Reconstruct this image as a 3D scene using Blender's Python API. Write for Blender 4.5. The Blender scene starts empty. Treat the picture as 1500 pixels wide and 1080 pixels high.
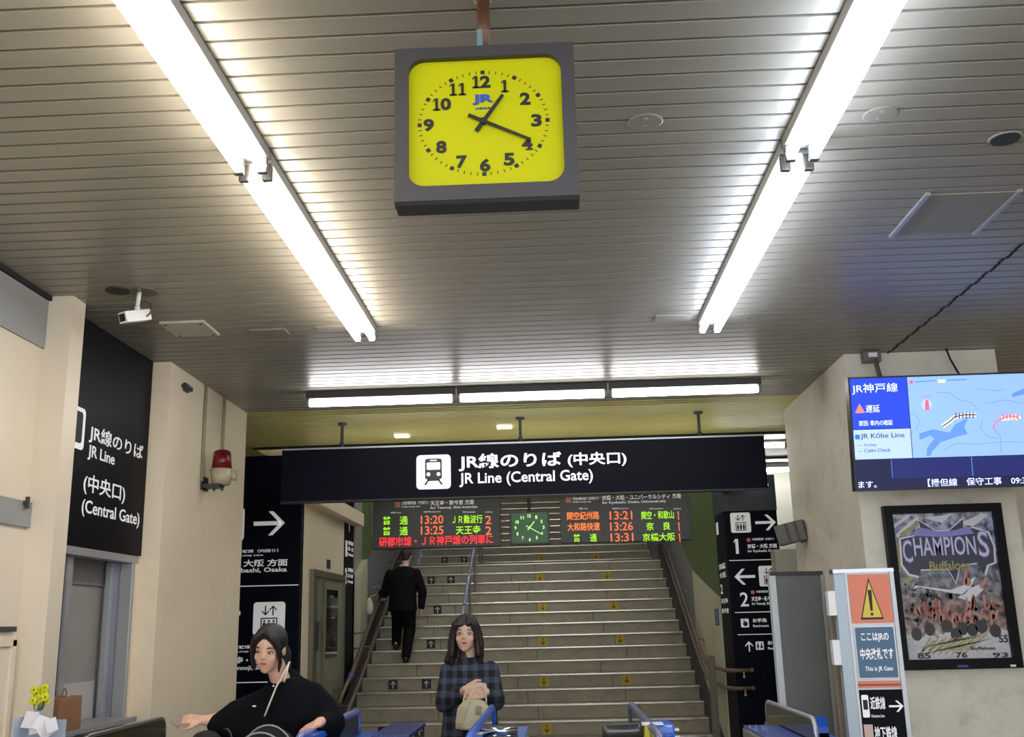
import bpy, bmesh, math, random
from mathutils import Vector, Matrix, Euler
random.seed(7)
PI = math.pi
SC = bpy.context.scene
COL = SC.collection

# ------------------------------------------------------------------ camera, world, exposure
cam = bpy.data.objects.new('camera', bpy.data.cameras.new('camera'))
COL.objects.link(cam)
cam.data.sensor_width = 36.0
cam.data.lens = 36.0
cam.data.clip_start = 0.05
cam.data.clip_end = 200
cam.matrix_world = Matrix(((0.99885371, 0.03333666, 0.03435027, 0.0),
                           (0.0413767, -0.24050205, -0.96976633, 0.0),
                           (-0.02406747, 0.97007599, -0.24160572, 1.55),
                           (0, 0, 0, 1)))
SC.camera = cam
SC.view_settings.view_transform = 'Standard'
SC.view_settings.look = 'None'
SC.view_settings.gamma = 1
SC.view_settings.use_curve_mapping = False
SC.view_settings.exposure = 0.62
w = bpy.data.worlds.new('world'); SC.world = w; w.use_nodes = True
w.node_tree.nodes['Background'].inputs[0].default_value = (0.75, 0.78, 0.82, 1)
w.node_tree.nodes['Background'].inputs[1].default_value = 3.6
TUBE_WARM, TUBE_COOL, TUBE_FRONT, TUBE_BACK = 20.0, 20.0, 15.0, 30.0
H = 3.35

# ------------------------------------------------------------------ materials
def srgb(c):
    return tuple(((x / 255) / 12.92 if x / 255 <= 0.04045 else ((x / 255 + 0.055) / 1.055) ** 2.4) for x in c) + (1,)
MATS = {}
def mat(name, rgb, rough=0.5, metal=0.0, var=0.0, vscale=6.0, bump=0.0, bscale=60.0, emit=0.0, alpha=1.0, stretch=(1, 1, 1), coat=0.0, dirt=None, trans=0.0, spec=0.5):
    if name in MATS: return MATS[name]
    m = bpy.data.materials.new(name); m.use_nodes = True
    nt = m.node_tree; b = nt.nodes['Principled BSDF']
    c = srgb(rgb)
    b.inputs['Base Color'].default_value = c
    b.inputs['Roughness'].default_value = rough
    b.inputs['Metallic'].default_value = metal
    b.inputs['Specular IOR Level'].default_value = spec
    b.inputs['Alpha'].default_value = alpha
    b.inputs['Transmission Weight'].default_value = trans
    if coat: b.inputs['Coat Weight'].default_value = coat
    if emit:
        b.inputs['Emission Color'].default_value = c; b.inputs['Emission Strength'].default_value = emit
    if var or bump or dirt:
        tc = nt.nodes.new('ShaderNodeNewGeometry')
        mp = nt.nodes.new('ShaderNodeMapping'); mp.inputs['Scale'].default_value = stretch
        nt.links.new(tc.outputs['Position'], mp.inputs[0])
    if var or dirt:
        n = nt.nodes.new('ShaderNodeTexNoise'); n.inputs['Scale'].default_value = vscale; n.inputs['Detail'].default_value = 6
        nt.links.new(mp.outputs[0], n.inputs[0])
        r = nt.nodes.new('ShaderNodeValToRGB')
        r.color_ramp.elements[0].position = 0.3; r.color_ramp.elements[1].position = 0.7
        k0, k1 = 1 - var, 1 + var
        r.color_ramp.elements[0].color = tuple(min(1, x * k0) for x in c[:3]) + (1,)
        r.color_ramp.elements[1].color = tuple(min(1, x * k1) for x in c[:3]) + (1,)
        nt.links.new(n.outputs[0], r.inputs[0])
        out = r.outputs[0]
        if dirt:
            n2 = nt.nodes.new('ShaderNodeTexNoise'); n2.inputs['Scale'].default_value = vscale * 2.3; n2.inputs['Detail'].default_value = 9
            n2.inputs['Roughness'].default_value = 0.7
            nt.links.new(mp.outputs[0], n2.inputs[0])
            r2 = nt.nodes.new('ShaderNodeValToRGB'); r2.color_ramp.elements[0].position = 0.52; r2.color_ramp.elements[1].position = 0.72
            r2.color_ramp.elements[1].color = (0.7, 0.7, 0.7, 1)
            nt.links.new(n2.outputs[0], r2.inputs[0])
            mx = nt.nodes.new('ShaderNodeMixRGB'); mx.inputs[2].default_value = srgb(dirt)
            nt.links.new(r2.outputs[0], mx.inputs[0]); nt.links.new(out, mx.inputs[1]); out = mx.outputs[0]
        nt.links.new(out, b.inputs['Base Color'])
    if bump:
        n = nt.nodes.new('ShaderNodeTexNoise'); n.inputs['Scale'].default_value = bscale; n.inputs['Detail'].default_value = 5
        nt.links.new(mp.outputs[0], n.inputs[0])
        bp = nt.nodes.new('ShaderNodeBump'); bp.inputs['Strength'].default_value = bump; bp.inputs['Distance'].default_value = 0.02
        nt.links.new(n.outputs[0], bp.inputs['Height']); nt.links.new(bp.outputs[0], b.inputs['Normal'])
    MATS[name] = m
    return m
def emat(name, rgb, strength):
    return mat(name, rgb, rough=0.5, emit=strength)

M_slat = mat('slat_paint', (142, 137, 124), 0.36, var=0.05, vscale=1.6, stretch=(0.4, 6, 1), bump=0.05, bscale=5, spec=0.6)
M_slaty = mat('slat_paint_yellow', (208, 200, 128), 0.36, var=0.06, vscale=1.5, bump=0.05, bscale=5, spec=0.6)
M_groove = mat('groove_dark', (20, 18, 15), 0.8)
M_wall = mat('cream_wall_paint', (214, 202, 182), 0.42, var=0.03, vscale=1.2, bump=0.12, bscale=22)
M_wally = mat('cream_wall_paint_aged', (236, 221, 194), 0.4, var=0.04, vscale=1.1, bump=0.25, bscale=14, dirt=(228, 212, 184))
M_conc = mat('painted_concrete', (214, 208, 192), 0.55, var=0.05, vscale=2.4, bump=0.3, bscale=18, dirt=(182, 175, 158))
M_greyband = mat('grey_band_paint', (142, 143, 142), 0.5, var=0.06, vscale=2)
M_sign = mat('navy_sign_face', (6, 9, 24), 0.5, var=0.1, vscale=2, spec=0.1)
M_signblk = mat('black_sign_face', (8, 9, 15), 0.45, spec=0.07)
M_alu = mat('aluminium', (166, 168, 170), 0.35, metal=0.35, var=0.05, vscale=8)
M_steel = mat('steel', (150, 152, 155), 0.28, metal=0.9)
M_chrome = mat('chrome', (205, 208, 212), 0.15, metal=1.0)
M_dkmetal = mat('dark_metal', (58, 57, 58), 0.5, metal=0.3)
M_fixture = mat('fixture_enamel', (150, 147, 142), 0.45)
M_black = mat('black_plastic', (17, 17, 19), 0.4)
M_white = mat('white_plastic', (226, 226, 224), 0.4)
M_txt = mat('white_lettering', (232, 233, 236), 0.5, emit=0.14)
M_txtb = mat('backlit_lettering', (240, 241, 246), 0.5, emit=0.5)
M_txtk = mat('black_lettering', (22, 22, 20), 0.6)
M_floor = mat('floor_stone', (150, 146, 138), 0.35, var=0.08, vscale=2)
M_riser = mat('stair_stone', (164, 156, 136), 0.6, var=0.09, vscale=3.5, dirt=(134, 125, 104), bump=0.15, bscale=40)
M_nosing = mat('stair_nosing', (196, 192, 180), 0.25, metal=0.55)
M_tread = mat('stair_tread', (120, 114, 100), 0.6, var=0.08, vscale=4)
M_green = mat('green_wall_paint', (84, 102, 56), 0.5, var=0.06, vscale=1.2)
M_dado = mat('grey_dado', (120, 122, 126), 0.45, var=0.06, vscale=1.3)
M_rail = mat('handrail_brown', (112, 92, 84), 0.35, metal=0.3)
M_blue = mat('blue_plastic', (20, 96, 200), 0.3, coat=0.3)
M_smoke = mat('smoked_glass', (10, 11, 13), 0.08, coat=0.4)
M_glass = mat('clear_glass', (215, 225, 225), 0.05, trans=0.9, alpha=0.35)

# ------------------------------------------------------------------ geometry helpers
def new(): return bmesh.new()
def box(bm, x0, x1, y0, y1, z0, z1, bev=0.0, M=None):
    r = bmesh.ops.create_cube(bm, size=1)
    vs = r['verts']
    for v in vs:
        v.co = Vector(((x0 + x1) / 2 + v.co.x * (x1 - x0), (y0 + y1) / 2 + v.co.y * (y1 - y0), (z0 + z1) / 2 + v.co.z * (z1 - z0)))
        if M: v.co = M @ v.co
    if bev:
        es = list({e for v in vs for e in v.link_edges})
        bmesh.ops.bevel(bm, geom=es, offset=bev, segments=2, profile=0.6, affect='EDGES')
def cyl(bm, p0, p1, r0, r1=None, seg=16, cap=True):
    p0, p1 = Vector(p0), Vector(p1); r1 = r0 if r1 is None else r1
    d = p1 - p0
    q = d.to_track_quat('Z', 'Y').to_matrix().to_4x4(); q.translation = (p0 + p1) / 2
    bmesh.ops.create_cone(bm, cap_ends=cap, segments=seg, radius1=r0, radius2=r1, depth=d.length, matrix=q)
def ball(bm, c, r, seg=16, M=None):
    if not hasattr(r, '__len__'): r = (r, r, r)
    m = Matrix.Translation(c) @ (M or Matrix()) @ Matrix.Diagonal((r[0], r[1], r[2], 1))
    bmesh.ops.create_uvsphere(bm, u_segments=seg, v_segments=max(6, seg * 2 // 3), radius=1, matrix=m)
def tube(bm, pts, r, seg=10):
    pts = [Vector(p) for p in pts]
    rings = []
    up = Vector((0, 0, 1))
    for i, p in enumerate(pts):
        d = (pts[min(i + 1, len(pts) - 1)] - pts[max(i - 1, 0)]).normalized()
        a = d.cross(up)
        if a.length < 0.05: a = d.cross(Vector((1, 0, 0)))
        a.normalize(); b = d.cross(a)
        rr = r[i] if hasattr(r, '__len__') else r
        rings.append([bm.verts.new(p + a * math.cos(2 * PI * k / seg) * rr + b * math.sin(2 * PI * k / seg) * rr) for k in range(seg)])
    for A, B in zip(rings, rings[1:]):
        for k in range(seg):
            bm.faces.new((A[k], A[(k + 1) % seg], B[(k + 1) % seg], B[k]))
    bm.faces.new(rings[0][::-1]); bm.faces.new(rings[-1])
def arc(c, r, a0, a1, n, u, v):
    c, u, v = Vector(c), Vector(u), Vector(v)
    return [c + u * (r * math.cos(a0 + (a1 - a0) * i / n)) + v * (r * math.sin(a0 + (a1 - a0) * i / n)) for i in range(n + 1)]
def obj(name, bm, m, parent=None, smooth=False, props=None):
    bmesh.ops.recalc_face_normals(bm, faces=bm.faces)
    me = bpy.data.meshes.new(name); bm.to_mesh(me); bm.free()
    return link(name, me, m, parent, smooth)
def link(name, me, m, parent=None, smooth=False):
    if m and not me.materials: me.materials.append(m)
    if smooth:
        for p in me.polygons: p.use_smooth = True
    o = bpy.data.objects.new(name, me); COL.objects.link(o)
    if parent:
        o.parent = parent; o.matrix_parent_inverse = parent.matrix_world.inverted()
    return o
def smooth_by_angle(o, a=0.6):
    me = o.data
    for p in me.polygons: p.use_smooth = True
    bm = bmesh.new(); bm.from_mesh(me)
    for e in bm.edges:
        if len(e.link_faces) == 2 and e.calc_face_angle(0) > a: e.smooth = False
    bm.to_mesh(me); bm.free()
    return o
def thing(name, label, cat, loc=(0, 0, 0), group=None):
    o = bpy.data.objects.new(name, None); COL.objects.link(o); o.location = loc
    o.empty_display_size = 0.1
    o.matrix_world = Matrix.Translation(loc)
    o['label'] = label; o['category'] = cat
    if group: o['group'] = group
    return o
def tag(o, label, cat, group=None):
    o['label'] = label; o['category'] = cat
    if group: o['group'] = group
    return o
def struct(name, bm, m, parent=None):
    o = obj(name, bm, m, parent)
    if not parent: o['kind'] = 'structure'
    return o
def bx(name, m, x0, x1, y0, y1, z0, z1, parent=None, bev=0.0):
    bm = new(); box(bm, x0, x1, y0, y1, z0, z1, bev); return obj(name, bm, m, parent)
def sbx(name, m, *a, parent=None):
    o = bx(name, m, *a, parent=parent)
    if not parent: o['kind'] = 'structure'
    return o

class Face:
    """a flat panel face: origin, right, up; normal = right x up"""
    def __init__(s, o, r, u):
        s.o, s.r, s.u = Vector(o), Vector(r).normalized(), Vector(u).normalized(); s.n = s.r.cross(s.u)
    def p(s, x, y, d=0.0): return s.o + s.r * x + s.u * y + s.n * d
    def plate(s, name, pts, d0, d1, m, parent):
        bm = new()
        A = [bm.verts.new(s.p(x, y, d0)) for x, y in pts]; B = [bm.verts.new(s.p(x, y, d1)) for x, y in pts]
        bm.faces.new(A); bm.faces.new(B)
        n = len(pts)
        for i in range(n): bm.faces.new((A[i], A[(i + 1) % n], B[(i + 1) % n], B[i]))
        return obj(name, bm, m, parent)
    def plates(s, name, polys, d0, d1, m, parent):
        bm = new()
        for pts in polys:
            A = [bm.verts.new(s.p(x, y, d0)) for x, y in pts]; B = [bm.verts.new(s.p(x, y, d1)) for x, y in pts]
            bm.faces.new(A); bm.faces.new(B)
            n = len(pts)
            for i in range(n): bm.faces.new((A[i], A[(i + 1) % n], B[(i + 1) % n], B[i]))
        return obj(name, bm, m, parent)
    def rect(s, name, x0, x1, y0, y1, d0, d1, m, parent):
        return s.plate(name, [(x0, y0), (x1, y0), (x1, y1), (x0, y1)], d0, d1, m, parent)
    def text(s, body, x0, x1, y0, y1, m, parent, bold=0.0, d=0.001, name='lettering', th=0.0015, keep=False, sp=1.0):
        me = text_mesh(body, bold, sp).copy()
        xs = [v.co.x for v in me.vertices]; ys = [v.co.y for v in me.vertices]
        ax, bx_, ay, by = min(xs), max(xs), min(ys), max(ys)
        kx = (x1 - x0) / (bx_ - ax); ky = (y1 - y0) / (by - ay)
        if keep: kx = ky
        for v in me.vertices:
            v.co = s.p(x0 + (v.co.x - ax) * kx, y0 + (v.co.y - ay) * ky, d + (th if v.co.z > 0 else 0))
        return link(name, me, m, parent)
TEXTS = {}
def text_mesh(body, bold=0.0, sp=1.0):
    key = (body, bold, sp)
    if key not in TEXTS:
        cu = bpy.data.curves.new('t', 'FONT'); cu.body = body; cu.size = 1.0; cu.extrude = 0.01; cu.resolution_u = 3; cu.offset = bold; cu.space_character = sp
        o = bpy.data.objects.new('t', cu); COL.objects.link(o)
        bpy.context.view_layer.update()
        me = bpy.data.meshes.new_from_object(o.evaluated_get(bpy.context.evaluated_depsgraph_get()))
        bpy.data.objects.remove(o); me.name = 'lettering'; me.materials.clear()
        TEXTS[key] = me
    return TEXTS[key]
def rrect(x0, x1, y0, y1, r, n=5):
    pts = []
    for cx, cy, a in ((x1 - r, y1 - r, 0), (x0 + r, y1 - r, PI / 2), (x0 + r, y0 + r, PI), (x1 - r, y0 + r, 1.5 * PI)):
        for i in range(n + 1):
            t = a + PI / 2 * i / n; pts.append((cx + r * math.cos(t), cy + r * math.sin(t)))
    return pts
def disc(cx, cy, r, n=20, ry=None):
    return [(cx + r * math.cos(2 * PI * i / n), cy + (ry or r) * math.sin(2 * PI * i / n)) for i in range(n)]
def arrow_polys(cx, cy, s, ang):
    """arrow pointing along +x turned by ang, total length s"""
    t = 0.13 * s
    P = [[(-s / 2, -t / 2), (s * 0.38, -t / 2), (s * 0.38, t / 2), (-s / 2, t / 2)],
         [(s / 2, 0), (s * 0.12, s * 0.38), (s * -0.03, s * 0.38), (s * 0.33, 0)],
         [(s / 2, 0), (s * 0.33, 0), (s * -0.03, -s * 0.38), (s * 0.12, -s * 0.38)]]
    c, q = math.cos(ang), math.sin(ang)
    return [[(cx + x * c - y * q, cy + x * q + y * c) for x, y in p] for p in P]
def one(F, cx, cy, w_, h_, m, parent, slab=True, d=0.001, name='numeral'):
    a, b = cy - h_ / 2, cy + h_ / 2
    st = w_ * (0.19 if slab else 0.25)
    P = [[(cx - st, a), (cx + st, a), (cx + st, b), (cx - st, b)], [(cx - st, b), (cx - st, b - 0.12 * h_), (cx - w_ / 2, b - 0.28 * h_), (cx - w_ / 2, b - 0.17 * h_)]]
    if slab: P.append([(cx - w_ / 2, a), (cx + w_ / 2, a), (cx + w_ / 2, a + h_ * 0.13), (cx - w_ / 2, a + h_ * 0.13)])
    return F.plates(name, P, d, d + 0.0015, m, parent)
def lift_picto(F, cx, cy, s, parent, white=None, d=0.003):
    pl = F.plate('pictogram', rrect(cx - s / 2, cx + s / 2, cy - s / 2, cy + s / 2, s * 0.1), 0.0005, d, white or M_txt, parent)
    polys = []
    a = s * 0.26; top = cy + 0.02 * s; bot = cy - 0.4 * s; tt = s * 0.035
    polys += [[(cx - a, bot), (cx + a, bot), (cx + a, bot + tt), (cx - a, bot + tt)], [(cx - a, top - tt), (cx + a, top - tt), (cx + a, top), (cx - a, top)],
              [(cx - a, bot), (cx - a + tt, bot), (cx - a + tt, top), (cx - a, top)], [(cx + a - tt, bot), (cx + a, bot), (cx + a, top), (cx + a - tt, top)]]
    for k in (-1, 0, 1):
        x = cx + k * s * 0.145
        polys.append(disc(x, top - 0.1 * s, s * 0.035, 8))
        polys.append([(x - 0.05 * s, top - 0.15 * s), (x - 0.05 * s, top - 0.26 * s), (x - 0.03 * s, bot + tt * 1.5), (x + 0.03 * s, bot + tt * 1.5), (x + 0.05 * s, top - 0.26 * s), (x + 0.05 * s, top - 0.15 * s)])
    for sx, up in ((-0.12, -1), (0.12, 1)):
        polys += arrow_polys(cx + sx * s, cy + 0.24 * s, s * 0.3, PI / 2 * up)
    F.plates('symbol', polys, d, d + 0.002, M_txtk, pl)
    return pl

# ------------------------------------------------------------------ room shell
XL, XP, XR = -2.72, -2.575, 6.0
fl = sbx('floor', M_floor, -8, 8, -6, 14, -0.1, 0)
# ceiling backing with single slats across the hall
ce = sbx('ceiling', M_groove, XL - 0.3, XR, -5, 10.2, H + 0.028, H + 0.1)
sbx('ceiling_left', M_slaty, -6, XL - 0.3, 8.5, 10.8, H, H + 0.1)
PITCH = 0.1063
def slat_mesh(x0, x1, nm):
    bm = new(); p = [(-0.0452, -0.0026), (-0.0448, -0.003), (0.0448, -0.003), (0.0452, -0.0026), (0.0452, 0.028), (-0.0452, 0.028)]
    A = [bm.verts.new((x0, y, z)) for y, z in p]; B = [bm.verts.new((x1, y, z)) for y, z in p]
    bm.faces.new(A); bm.faces.new(B[::-1])
    for i in range(6):
        f_ = bm.faces.new((A[i], B[i], B[(i + 1) % 6], A[(i + 1) % 6]))
        if i in (2, 4): f_.material_index = 1
    bmesh.ops.recalc_face_normals(bm, faces=bm.faces)
    me = bpy.data.meshes.new(nm); bm.to_mesh(me); bm.free(); return me
sm_a = slat_mesh(XL + 0.001, XR - 0.01, 'slat'); sm_a.materials.append(M_slat); sm_a.materials.append(M_groove)
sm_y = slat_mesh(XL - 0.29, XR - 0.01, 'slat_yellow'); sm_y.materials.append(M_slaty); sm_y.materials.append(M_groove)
k = -72
while True:
    y = 2.73 + PITCH * (k + 0.5)
    if y > 10.15: break
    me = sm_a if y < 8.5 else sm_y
    o = bpy.data.objects.new('slat', me); COL.objects.link(o); o.parent = ce; o.location = (0, y, H)
    k += 1
# long seam, access hatch and covers on the ceiling
def on_ceil(name, m, x0, x1, y0, y1, t=0.012, parent=None, bev=0.0):
    return bx(name, m, x0, x1, y0, y1, H - 0.003 - t, H - 0.003, parent, bev)
bm = new()
for i in range(60):
    y = 4.2 + i * 0.07; box(bm, 2.412 + 0.006 * math.sin(i * 2.1), 2.424 + 0.006 * math.sin(i * 2.1), y, y + 0.062, H - 0.008, H - 0.003)
o = obj('trim_3', bm, M_groove); o['kind'] = 'structure'
h = thing('access_hatch', 'pale flat access hatch in the slatted ceiling right of the right lamp row', 'hatch', (1.89, 4.52, H - 0.004))
on_ceil('panel', mat('hatch_paint', (140, 137, 126), 0.5), 1.71, 2.09, 4.28, 4.76, 0.006, h)
on_ceil('rail', M_alu, 1.69, 1.71, 4.26, 4.78, 0.014, h); on_ceil('rail', M_alu, 2.09, 2.11, 4.26, 4.78, 0.014, h)
h = thing('access_hatch', 'square white hatch cover with corner screws beside the security camera', 'hatch', (-2.15, 5.9, H - 0.004))
on_ceil('panel', mat('hatch_white', (188, 182, 164), 0.4), -2.30, -2.03, 5.76, 6.06, 0.016, h, 0.003)
for x, y in ((-2.27, 5.79), (-2.06, 5.79), (-2.27, 6.03), (-2.06, 6.03)):
    bm = new(); cyl(bm, (x, y, H - 0.0225), (x, y, H - 0.018), 0.008, seg=8); obj('screw', bm, M_dkmetal, h)
for (x, y), lb in zip(((0.78, 6.05), (1.13, 6.07), (-1.715, 6.05), (-1.30, 6.03)),
                      ('faint rectangular cover plate on ceiling just left of right lamp row end', 'faint rectangular cover plate on ceiling just right of right lamp row end',
                       'faint rectangular cover plate on ceiling nearer the security camera', 'faint rectangular cover plate on ceiling beside left lamp row end')):
    o = on_ceil('cover_plate', M_slat, x - 0.11, x + 0.11, y - 0.06, y + 0.06, 0.008, None, 0.003); tag(o, lb, 'cover plate', 'ceiling cover plates')
for (x, y), lb in zip(((0.395, 3.49), (1.265, 3.51)), ('round painted cover with two screws on ceiling between clock and right lamps', 'round painted cover with two screws on ceiling right of right lamp row')):
    r = thing('round_cover', lb, 'ceiling cover', (x, y, H - 0.004))
    bm = new(); cyl(bm, (x, y, H - 0.006), (x, y, H - 0.003), 0.060, 0.066, 24); obj('plate', bm, M_slat, r)
    for s in (-1, 1):
        bm = new(); cyl(bm, (x, y + s * 0.028, H - 0.008), (x, y + s * 0.028, H - 0.006), 0.008, seg=10); obj('screw', bm, M_fixture, r)
r = thing('ceiling_vent', 'small round dark vent on the ceiling at the upper right', 'vent', (1.82, 3.75, H - 0.004))
bm = new(); cyl(bm, (1.82, 3.75, H - 0.008), (1.82, 3.75, H - 0.003), 0.060, 0.064, 28); obj('rim', bm, M_fixture, r)
bm = new(); cyl(bm, (1.82, 3.75, H - 0.011), (1.82, 3.75, H - 0.008), 0.055, 0.057, 28); obj('grille', bm, mat('vent_dark', (42, 42, 46), 0.5), r)

# left wall
wl = sbx('wall_left', M_wall, XL - 0.3, XL, -5, 5.39, 0, H)
# opening of the booth between the pilasters : wall above only (behind the sign) and right jamb
sbx('wall_left_above', M_wall, XL - 0.3, XL, 5.39, 6.67, 2.03, H)
sbx('wall_left_far', M_wally, XL - 0.3, XL, 6.60, 8.45, 0, H)
p1 = sbx('wall_left_pilaster', M_wall, XL, XP, 5.235, 5.39, 0, H)
p2 = sbx('wall_left_pillar', M_wally, XL - 0.3, XP, 6.70, 8.48, 0, H)
def trimbox(n, m, *a): return sbx('trim_%d' % n, m, *a)
trimbox(4, M_greyband, XL, XL + 0.012, -5, 5.235, 3.05, H)
trimbox(5, M_greyband, XL, XL + 0.02, -5, 5.235, 2.09, 2.22)
trimbox(6, M_groove, XL, XL + 0.03, -5, 5.235, H - 0.03, H - 0.004)
trimbox(7, M_dkmetal, XL, XL + 0.02, -5, 5.19, 1.57, 1.595)
bm = new(); box(bm, XL, XL + 0.015, 4.0, 5.17, 0.2, 1.5, 0.004); box(bm, XL, XL + 0.03, 4.0, 5.19, 1.50, 1.53); box(bm, XL, XL + 0.03, 5.15, 5.185, 0.2, 1.53)
o = obj('framed_notice', bm, M_wall); tag(o, 'cream framed wall panel at the far lower left edge', 'panel')
bm = new(); cyl(bm, (XL + 0.0, 5.15, 2.21), (XL + 0.04, 5.15, 2.21), 0.012, seg=10); box(bm, XL + 0.03, XL + 0.045, 5.14, 5.16, 2.18, 2.24)
tag(obj('wall_hook', bm, M_dkmetal), 'tiny dark hook on grey wall band at left edge', 'hook')

# black side sign between the pilasters
F = Face((XL, 5.40, 0), (0, 1, 0), (0, 0, 1))
sg = thing('wall_sign', 'tall black side sign reading JR Line (Central Gate) on the left wall', 'sign', (XL, 6.0, 2.03))
bx('panel', M_signblk, XL + 0.001, XL + 0.03, 5.40, 6.68, 2.035, H - 0.005, sg)
F = Face((XL + 0.03, 0, 0), (0, 1, 0), (0, 0, 1))
F.text('JR線のりば', 5.80, 6.60, 2.638, 2.75, M_txt, sg, 0.012)
F.text('JR Line', 5.80, 6.17, 2.535, 2.625, M_txt, sg, 0.012)
F.text('(中央口)', 5.775, 6.36, 2.335, 2.455, M_txt, sg, 0.012)
F.text('(Central Gate)', 5.775, 6.61, 2.205, 2.305, M_txt, sg, 0.012)
pc = F.plate('pictogram', rrect(5.45, 5.735, 2.575, 2.815, 0.03), 0.0005, 0.003, M_txt, sg)
F.plates('symbol', [rrect(5.54, 5.70, 2.61, 2.79, 0.02)], 0.003, 0.005, M_txtk, pc)

# booth opening below the sign: metal frame, partition, jamb, counter
fr = thing('booth_window', 'grey metal framed booth opening below the black side sign', 'window', (XL, 6.0, 0))
bx('frame_top', M_alu, XL - 0.06, XL + 0.025, 5.39, 6.66, 1.985, 2.032, fr, 0.004)
bx('frame_side', M_alu, XL - 0.05, XL + 0.03, 6.56, 6.60, 0, 1.985, fr, 0.004)
bx('jamb', mat('jamb_metal', (138, 140, 150), 0.25, metal=0.3), XL - 0.16, XL - 0.05, 6.55, 6.60, 0, 1.985, fr)
bx('mullion', M_alu, XL - 0.06, XL - 0.02, 5.78, 5.84, 1.2, 1.985, fr, 0.003)
bx('mullion', M_alu, XL - 0.12, XL - 0.08, 6.50, 6.55, 0.9, 1.985, fr, 0.003)
bx('dark_glass', M_smoke, XL - 0.045, XL - 0.035, 5.40, 5.78, 1.2, 1.985, fr)
bx('partition', mat('partition_grey', (150, 146, 140), 0.5, var=0.04), XL - 0.17, XL - 0.15, 5.39, 6.60, 0.0, 2.03, fr)
bx('header_board', mat('header_grey', (120, 116, 110), 0.5), XL - 0.15, XL - 0.135, 5.39, 6.55, 1.84, 2.0, fr)
bx('low_board', mat('low_board_grey', (185, 180, 178), 0.5), XL - 0.15, XL - 0.14, 5.39, 6.5, 1.05, 1.27, fr)
bx('counter', M_alu, XL - 0.13, XL + 0.12, 5.40, 6.55, 1.02, 1.05, fr, 0.004)

# conduits and small fittings on the big left pillar
for n, (y, lb) in enumerate(((7.40, 'nearer thin vertical conduit on the left pillar above the red alarm'), (7.84, 'farther thin vertical conduit on the left pillar above the red alarm'))):
    bm = new(); tube(bm, [(XP + 0.012, y, H - 0.004), (XP + 0.012, y, 2.62 if n == 0 else 2.74)], 0.012); obj_ = obj('conduit', bm, mat('conduit_paint', (150, 140, 116), 0.5), None, True)
    tag(obj_, lb, 'conduit', 'conduits on the left pillar')
bm = new(); box(bm, XP, XP + 0.035, 6.92, 7.06, 3.215, 3.245, 0.004); box(bm, XP, XP + 0.02, 6.95, 7.03, 3.20, 3.26, 0.003)
tag(obj('junction_clip', bm, M_dkmetal), 'small dark metal clip near the top of left pillar', 'clip')
o = thing('alarm_beacon', 'red alarm lamp on cream horn housing on the left pillar', 'alarm light', (XP, 7.5, 2.6))
ax, ay = XP + 0.13, 7.48
bm = new(); cyl(bm, (ax, ay, 2.715), (ax, ay, 2.845), 0.075, 0.062, 24); obj('red_dome', bm, mat('red_lens', (104, 10, 20), 0.3), o, True)
bm = new(); cyl(bm, (ax, ay, 2.845), (ax, ay, 2.856), 0.060, 0.045, 24); obj('dome_cap', bm, mat('red_lens', (124, 18, 28)), o)
bm = new(); cyl(bm, (ax, ay, 2.60), (ax, ay, 2.715), 0.066, 0.084, 24); obj('housing', bm, mat('beige_plastic', (178, 168, 140), 0.4), o, True)
bm = new(); cyl(bm, (ax + 0.05, ay + 0.02, 2.67), (ax + 0.105, ay + 0.03, 2.668), 0.032, 0.040, 20); obj('horn', bm, mat('beige_plastic', (178, 168, 140)), o)
bm = new(); box(bm, XP, XP + 0.14, ay - 0.07, ay + 0.05, 2.575, 2.60, 0.003); box(bm, XP, XP + 0.012, ay - 0.07, ay + 0.07, 2.56, 2.66)
obj('bracket', bm, M_dkmetal, o)
for dx in (0.08, 0.14):
    bm = new(); cyl(bm, (XP + dx, ay, 2.555), (XP + dx, ay, 2.575), 0.009, seg=8); obj('bolt', bm, M_dkmetal, o)

# left passage beyond the pillar and the black direction panel facing the hall
sbx('wall_left_back', M_wally, -6, -3.9, 10.85, 11.0, 0, H)
sbx('wall_left_side', M_wally, -6.1, -6, 8.4, 11, 0, H)
sbx('wall_left_return', M_wally, -6, XL - 0.3, 8.3, 8.45, 0, H)
dp = thing('direction_sign', 'tall dark direction panel with white arrow and lift sign behind the left pillar', 'sign', (-3.2, 10.72, 0))
bx('panel', M_sign, -3.9, -2.63, 10.70, 10.83, 0, H - 0.004, dp)
F = Face((0, 10.70, 0), (1, 0, 0), (0, 0, 1))
F.plates('arrow', arrow_polys(-2.965, 2.63, 0.33, 0), 0.0005, 0.003, M_txt, dp)
lift_picto(F, -3.40, 2.63, 0.34, dp)
F.text('大阪環状線（内回り）', -3.42, -2.86, 2.33, 2.365, M_txt, dp, 0.02)
F.text('Osaka Loop Line', -3.42, -3.02, 2.29, 2.315, M_txt, dp, 0.02)
F.text('京橋・大阪 方面', -3.55, -2.76, 2.185, 2.26, M_txt, dp, 0.025)
F.text('for Kyobashi, Osaka', -3.55, -2.765, 2.115, 2.175, M_txt, dp, 0.02)
F.rect('rule', -3.85, -2.64, 1.985, 1.995, 0.0005, 0.003, M_txt, dp)
lift_picto(F, -2.935, 1.66, 0.33, dp)
F.plates('arrow', arrow_polys(-3.40, 1.72, 0.33, PI), 0.0005, 0.003, M_txt, dp)
F.text('大阪環状線（外回り）', -3.42, -2.86, 1.365, 1.40, M_txt, dp, 0.02)
F.text('Osaka Loop Line', -3.42, -3.02, 1.325, 1.35, M_txt, dp, 0.02)
F.text('天王寺・新今宮 方面', -3.42, -2.70, 1.215, 1.29, M_txt, dp, 0.025)
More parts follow.
